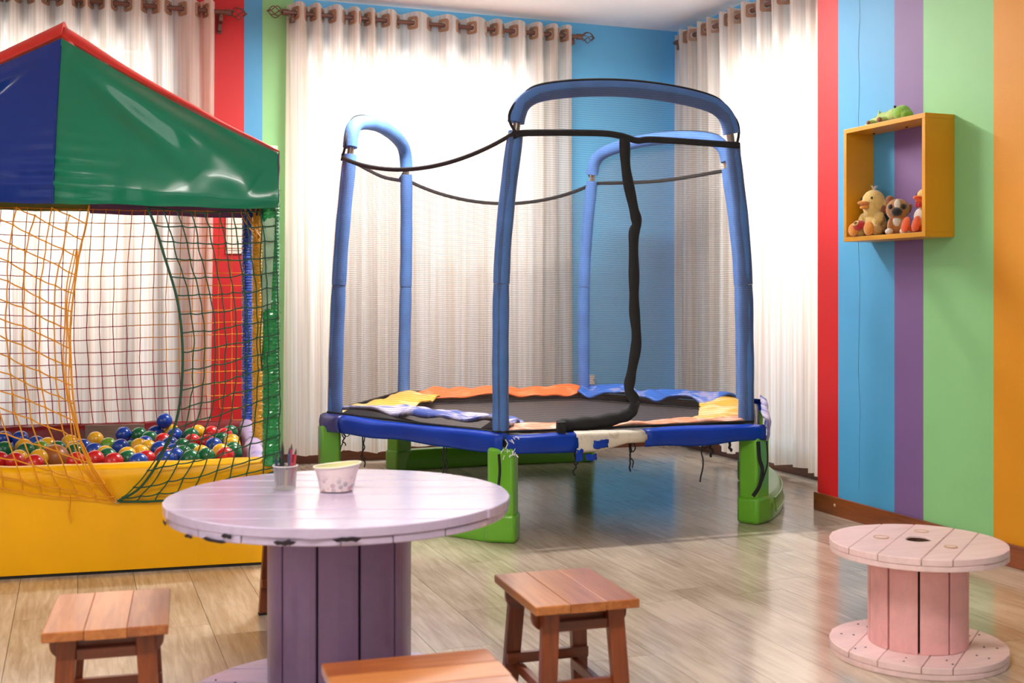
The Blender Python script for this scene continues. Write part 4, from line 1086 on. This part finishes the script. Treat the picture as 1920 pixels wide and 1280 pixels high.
# ---------------------------------------------------------------- cups and pencils on the lavender table
ZT = .5472
def clear_mat(name, rgb, alpha):
    m, N, L, P = new_mat(name); P.inputs['Base Color'].default_value = (*lin(rgb), 1); P.inputs['Roughness'].default_value = .3
    P.inputs['Alpha'].default_value = alpha; P.inputs['Transmission Weight'].default_value = 0; return m
M_cup = clear_mat('cloudy_clear_plastic', (186, 180, 178), .38)
C1 = (.508, 3.035)
cup = thing('pencil_cup', 'small cloudy plastic cup holding coloured pencils', 'cup', (*C1, ZT))
g = G(); g.lathe([(.0, .002), (.0255, .002), (.0265, 0), (.030, .056), (.0315, .058), (.0315, .061), (.029, .061), (.0255, .004), (0, .004)], 28, cap=False); mk('cup_wall', g, M_cup, cup, 'auto')
g = G(); g.tube([(.0312*math.cos(a), .0312*math.sin(a), .060) for a in [k*PI/14 for k in range(28)]], .0016, 6, closed=True); mk('rim', g, mat('pale_cup_rim', (214, 208, 206), .4), cup, 'auto')
def pencil(label, dx, dy, tx, ty, L, rgb, r=.0036, tipc=(60, 50, 46)):
    b = Vector((C1[0]+dx, C1[1]+dy, ZT+.006)); d = Vector((tx, ty, 1)).normalized(); b = b+d*.002
    t = thing('pencil', label, 'pencil', b, 0, 'pencils in the cup')
    e = d*L; c = d*(L-.016)
    nm = 'pencil_lacquer_'+'_'.join(map(str, rgb))
    m = bpy.data.materials.get(nm) or mat(nm, rgb, .3, .03, coat=.3)
    g = G(); g.tube([Vector((0, 0, 0)), c], r, 6); mk('barrel', g, m, t)
    g = G(); g.tube([c, d*(L-.004)], [r, r*.35], 6); mk('cone', g, bpy.data.materials.get('pencil_wood') or mat('pencil_wood', tipc, .6), t)
    g = G(); g.tube([d*(L-.004), e], [r*.35, r*.1], 6); mk('lead', g, m, t)
pencil('short dark blue pencil at the left of the cup', -.0175, .004, -.06, .1, .086, (24, 36, 84))
pencil('tallest black pencil in the cup', -.002, .012, -.02, .06, .112, (26, 26, 30))
pencil('short black pencil beside the tallest one in the cup', -.010, .006, -.0, .03, .088, (20, 32, 34))
pencil('slate blue pencil in the middle of the cup', .006, .0, .04, -.06, .100, (52, 74, 104))
pencil('bright pink pencil in the cup', .012, .008, .05, -.02, .108, (206, 36, 104))
pencil('red pencil leaning right in the cup', .014, -.004, .13, -.04, .098, (186, 40, 40))
pencil('stubby yellow pencil seen through the cup wall', -.002, -.021, .05, -.04, .060, (230, 184, 60))
# paper cup
def paper_mat():
    m, N, L, P = new_mat('floral_printed_paper')
    tc = N.new('ShaderNodeTexCoord'); sp = N.new('ShaderNodeSeparateXYZ'); L.new(tc.outputs['Object'], sp.inputs[0])
    v = N.new('ShaderNodeTexVoronoi'); v.inputs['Scale'].default_value = 62; L.new(tc.outputs['Object'], v.inputs['Vector'])
    r1 = N.new('ShaderNodeValToRGB'); r1.color_ramp.elements[0].position = .38; r1.color_ramp.elements[1].position = .46
    r1.color_ramp.elements[0].color = (1, 1, 1, 1); r1.color_ramp.elements[1].color = (0, 0, 0, 1); L.new(v.outputs['Distance'], r1.inputs[0])
    mr = N.new('ShaderNodeMapRange'); mr.inputs['From Min'].default_value = .010; mr.inputs['From Max'].default_value = .048; mr.inputs['To Min'].default_value = 1; mr.inputs['To Max'].default_value = 0
    L.new(sp.outputs[2], mr.inputs['Value'])
    n = N.new('ShaderNodeTexNoise'); n.inputs['Scale'].default_value = 45; L.new(tc.outputs['Object'], n.inputs['Vector'])
    th = N.new('ShaderNodeMath'); th.operation = 'MULTIPLY'; L.new(mr.outputs[0], th.inputs[0]); L.new(r1.outputs[0], th.inputs[1])
    t2 = N.new('ShaderNodeMath'); t2.operation = 'MULTIPLY'; L.new(th.outputs[0], t2.inputs[0]); L.new(n.outputs[0], t2.inputs[1])
    t3 = N.new('ShaderNodeMath'); t3.operation = 'MULTIPLY'; t3.inputs[1].default_value = 1.1; t3.use_clamp = True; L.new(t2.outputs[0], t3.inputs[0])
    hue = N.new('ShaderNodeValToRGB'); hue.color_ramp.interpolation = 'CONSTANT'
    e = hue.color_ramp.elements; e[0].color = (*lin((150, 86, 124)), 1); e[1].position = .42; e[1].color = (*lin((84, 110, 128)), 1)
    q = e.new(.62); q.color = (*lin((176, 104, 110)), 1); q = e.new(.8); q.color = (*lin((96, 82, 120)), 1)
    L.new(v.outputs['Color'], hue.inputs[0])
    mx = N.new('ShaderNodeMix'); mx.data_type = 'RGBA'; mx.inputs[6].default_value = (*lin((232, 212, 208)), 1)
    L.new(t3.outputs[0], mx.inputs[0]); L.new(hue.outputs[0], mx.inputs[7]); L.new(mx.outputs[2], P.inputs['Base Color'])
    P.inputs['Roughness'].default_value = .5; return m
M_pap = paper_mat(); M_rim = mat('cream_paper_rim', (240, 232, 206), .5, .03); M_inn = mat('pale_yellow_green_inside', (226, 222, 170), .6, .05)
pc = thing('paper_cup', 'empty floral printed paper ice cream cup with crushed rim', 'cup', (.628, 2.972, ZT))
prof = [(.0425, .001), (.0445, .012), (.050, .040), (.056, .064)]
def cupv(r, z, a):
    k = z/.064; c, s = math.cos(a), math.sin(a)
    return (r*c*(1+.06*k*k)+.002*k, r*s*(1-.12*k*k), z+k*k*(.0045*(c*.94-s*.35)*1.0+.0008*math.cos(2*a)))
def cupg(pf, seg=40):
    g = G(); vs = [cupv(r, z, 2*PI*k/seg) for r, z in pf for k in range(seg)]
    g.add(vs, [(i*seg+k, i*seg+(k+1) % seg, (i+1)*seg+(k+1) % seg, (i+1)*seg+k) for i in range(len(pf)-1) for k in range(seg)]); return g
mk('cup_wall', cupg(prof), M_pap, pc, True)
mk('cup_inside', cupg([(r-.0012, z) for r, z in prof]), M_inn, pc, True)
g = G(); g.lathe([(0, .006), (.043, .006)], 32, cap=False); mk('cup_bottom', g, M_inn, pc)
g = G(); g.tube([cupv(.0565, .064, 2*PI*k/40) for k in range(40)], .0024, 8, closed=True); mk('rim', g, M_rim, pc, 'auto')

# ---------------------------------------------------------------- wall shelf and soft toys
M_shelf = mat('mustard_yellow_lacquer', (216, 152, 22), .4, .04, 4, .05, 80, coat=.1)
SX0, SX1, SY0, SY1, SZ0, SZ1, BT = XR-.148, XR, 3.874, 4.412, 1.281, 1.784, .020
sh = thing('wall_shelf', 'open mustard yellow box shelf on the striped wall', 'shelf', (XR-.1, (SY0+SY1)/2, SZ0))
off = sh.location
for nm, b in (('top_board', (SX0, SX1, SY0, SY1, SZ1-BT, SZ1)), ('bottom_board', (SX0, SX1, SY0, SY1, SZ0, SZ0+BT)), ('side_board', (SX0, SX1, SY0, SY0+BT, SZ0+BT, SZ1-BT)), ('side_board', (SX0, SX1, SY1-BT, SY1, SZ0+BT, SZ1-BT))):
    g = G(); g.bx(*b); mk(nm, g, M_shelf, sh, off=off, bevel=.0015)
for yy_ in (4.34, 4.12):
    g = G(); g.lathe([(.005, 0), (.005, .004)], 10, (SX1-.04, yy_, SZ1-BT-.004)); mk('screw_hole', g, M_dark, sh, off=off)
def plush(name, rgb, var=.1): return mat(name, rgb, .9, var, 30, .6, 260, sheen=.5)
def blob(name, parts, m, parent, vox=.0035):
    g = G()
    for p in parts:
        c, r = p[0], p[1]; M = Euler(p[2]).to_matrix() if len(p) > 2 else None
        g.ball(c, r, 16, 10, M)
    o = mk(name, g, m, parent, True)
    md = o.modifiers.new('remesh', 'REMESH'); md.mode = 'VOXEL'; md.voxel_size = vox; md.use_smooth_shade = True
    md = o.modifiers.new('smooth', 'SMOOTH'); md.iterations = 4; md.factor = .5
    return o
def bits(name, parts, m, parent):
    g = G()
    for p in parts:
        M = Euler(p[2]).to_matrix() if len(p) > 2 else None
        g.ball(p[0], p[1], 14, 9, M)
    return mk(name, g, m, parent, True)
P_yel = plush('pale_yellow_plush', (236, 206, 122)); P_or = plush('orange_felt', (238, 150, 40)); P_br = plush('brown_plush', (150, 86, 50)); P_tan = plush('tan_plush', (186, 122, 58)); P_wh = plush('white_plush', (236, 228, 218))
P_bk = plush('black_plush', (22, 22, 24)); P_red = plush('red_felt', (196, 30, 44)); P_dor = plush('bright_orange_plush', (238, 92, 24)); P_gr = plush('lime_green_plush', (140, 200, 62), .14); P_lg = plush('light_green_plush', (186, 214, 120), .14)
M_eye2 = mat('glossy_black_eye', (14, 12, 12), .15, coat=.6)
ZS = SZ0+BT
# local frame: +x forward, +y to its left, z up
def toy(name, label, cat, x, y, z, yaw): return thing(name, label, cat, (x, y, z), rad(yaw))
dk = toy('duck_toy', 'pale yellow plush duck sitting in the wall shelf', 'soft toy', 3.322, 4.305, ZS, 188)
blob('body', [((0, 0, .058), (.047, .05, .058)), ((.012, 0, .148), (.053, .052, .060)), ((.02, 0, .11), (.036, .04, .03)), ((.028, .045, .075), (.022, .022, .036), (0, -.5, -.4)), ((.028, -.045, .075), (.024, .022, .036), (0, -.5, .4)), ((.05, .042, .026), (.042, .026, .026)), ((.05, -.045, .026), (.042, .026, .026)), ((-.008, .05, .14), (.014, .008, .02))], P_yel, dk)
bits('foot', [((.088, .046, .032), (.014, .028, .032))], P_or, dk); bits('foot', [((.085, -.048, .030), (.016, .027, .030))], P_or, dk)
bk = bits('beak', [((.072, 0, .146), (.026, .027, .010), (0, -.1, 0)), ((.066, 0, .130), (.020, .022, .010), (0, .25, 0))], P_or, dk)
bits('eye', [((.054, .03, .168), (.005, .005, .006))], M_eye2, dk); bits('eye', [((.054, -.03, .168), (.005, .005, .006))], M_eye2, dk)
bits('ear_patch', [((-.002, .049, .118), (.018, .010, .022))], P_br, dk)
g = G(); rr = random.Random(3)
for k in range(7):
    a = rr.uniform(0, 6); g.tube([(.01, 0, .205), (.01+.012*math.cos(a), .012*math.sin(a), .218), (.012+.018*math.cos(a), .018*math.sin(a), .226)], [.003, .002, .0006], 5)
mk('tuft', g, P_wh, dk)
bg_ = bits('red_bag', [((.078, -.028, .048), (.018, .036, .026), (.2, -.5, 0))], P_red, dk)
bits('bag_badge', [((.094, -.024, .058), (.006, .016, .013), (.2, -.5, 0))], P_yel, bg_); bits('bag_badge_centre', [((.0995, -.022, .060), (.004, .009, .007), (.2, -.5, 0))], P_br, bg_)
dg = toy('dog_toy', 'brown plush puppy with white blaze and black muzzle in shelf', 'soft toy', 3.315, 4.145, ZS, 222)
blob('body', [((0, 0, .045), (.034, .036, .048)), ((.010, 0, .108), (.046, .050, .048)), ((.026, .028, .035), (.014, .014, .036)), ((.026, -.028, .035), (.014, .014, .036)), ((-.02, .03, .02), (.03, .02, .02)), ((-.02, -.03, .02), (.03, .02, .02))], P_tan, dg)
bits('paw', [((.040, .030, .014), (.024, .017, .014))], P_wh, dg); bits('paw', [((.040, -.030, .014), (.024, .017, .014))], P_wh, dg); bits('paw', [((.026, .050, .013), (.020, .013, .013))], P_wh, dg)
bits('chest_patch', [((.028, 0, .058), (.014, .018, .024))], P_wh, dg)
bits('blaze', [((.044, .004, .128), (.013, .014, .024), (0, -.35, 0))], P_wh, dg)
bits('muzzle', [((.056, .004, .096), (.018, .024, .020))], P_bk, dg)
for s in (-1, 1):
    e = bits('eye_patch', [((.042, .004+s*.026, .118), (.012, .013, .013), (0, 0, s*.4))], P_bk, dg); bits('eye', [((.0535, .004+s*.024, .118), (.004, .004, .004))], M_eye2, e)
bits('ear', [((-.0, -.032, .150), (.012, .019, .022), (.5, 0, 0))], P_br, dg); bits('ear', [((-.006, .046, .112), (.012, .010, .022), (-.3, 0, 0))], P_br, dg)
ck = toy('rooster_toy', 'plush rooster with red comb and orange legs in shelf', 'soft toy', 3.325, 3.985, ZS, 184)
blob('body', [((0, 0, .060), (.036, .038, .056)), ((.004, 0, .12), (.022, .024, .03)), ((.006, 0, .152), (.030, .030, .034))], P_yel, ck)
bits('bib', [((.022, -.008, .068), (.018, .030, .036))], P_wh, ck)
bits('comb', [((.004, 0, .186), (.012, .005, .012)), ((-.008, 0, .190), (.011, .005, .014)), ((-.02, 0, .184), (.011, .005, .011))], P_red, ck)
bits('beak', [((.040, -.0, .146), (.022, .017, .010), (0, -.1, 0)), ((.036, .0, .134), (.014, .014, .007))], P_dor, ck)
bits('wattle', [((.036, .008, .118), (.010, .009, .013)), ((.036, -.008, .118), (.010, .009, .013))], P_red, ck)
bits('eye', [((.028, .018, .162), (.004, .004, .005))], M_eye2, ck); bits('eye', [((.028, -.018, .162), (.004, .004, .005))], M_eye2, ck)
for s in (-1, 1):
    blob('leg', [((.035, s*.026, .020), (.040, .015, .016)), ((.078, s*.030, .036), (.013, .022, .036), (0, -.3, 0))], P_dor, ck)
cr = toy('crocodile_toy', 'lime green plush crocodile lying on top of the wall shelf', 'soft toy', 3.290, 4.19, SZ1, -88)
blob('body', [((0, 0, .026), (.062, .030, .026)), ((.052, 0, .030), (.044, .032, .030)), ((-.06, .004, .019), (.050, .022, .019)), ((-.11, .010, .012), (.042, .014, .012)), ((-.145, .014, .008), (.022, .010, .008)), ((.02, .034, .014), (.016, .024, .012)), ((.02, -.034, .014), (.016, .024, .012)), ((-.06, -.028, .012), (.014, .022, .011)), ((-.06, .03, .012), (.014, .022, .011))], P_lg, cr)
blob('head', [((.098, 0, .033), (.042, .036, .033)), ((.128, 0, .022), (.026, .028, .020))], P_gr, cr)
bits('eye', [((.070, -.014, .062), (.006, .006, .006))], M_eye2, cr); bits('eye', [((.070, .014, .062), (.006, .006, .006))], M_eye2, cr)
g = G()
for x, h in ((-.045, .03), (-.07, .018), (-.09, .012)):
    g.lathe([(.012, 0), (.0075, h*.5), (.0015, h)], 10, (x, 0, .034 if x > -.06 else .024))
mk('back_spike', g, P_lg, cr, 'auto')
bits('brown_paw', [((.02, -.056, .012), (.014, .009, .011))], P_br, cr); bits('brown_paw', [((-.06, -.048, .010), (.010, .007, .009))], P_br, cr)
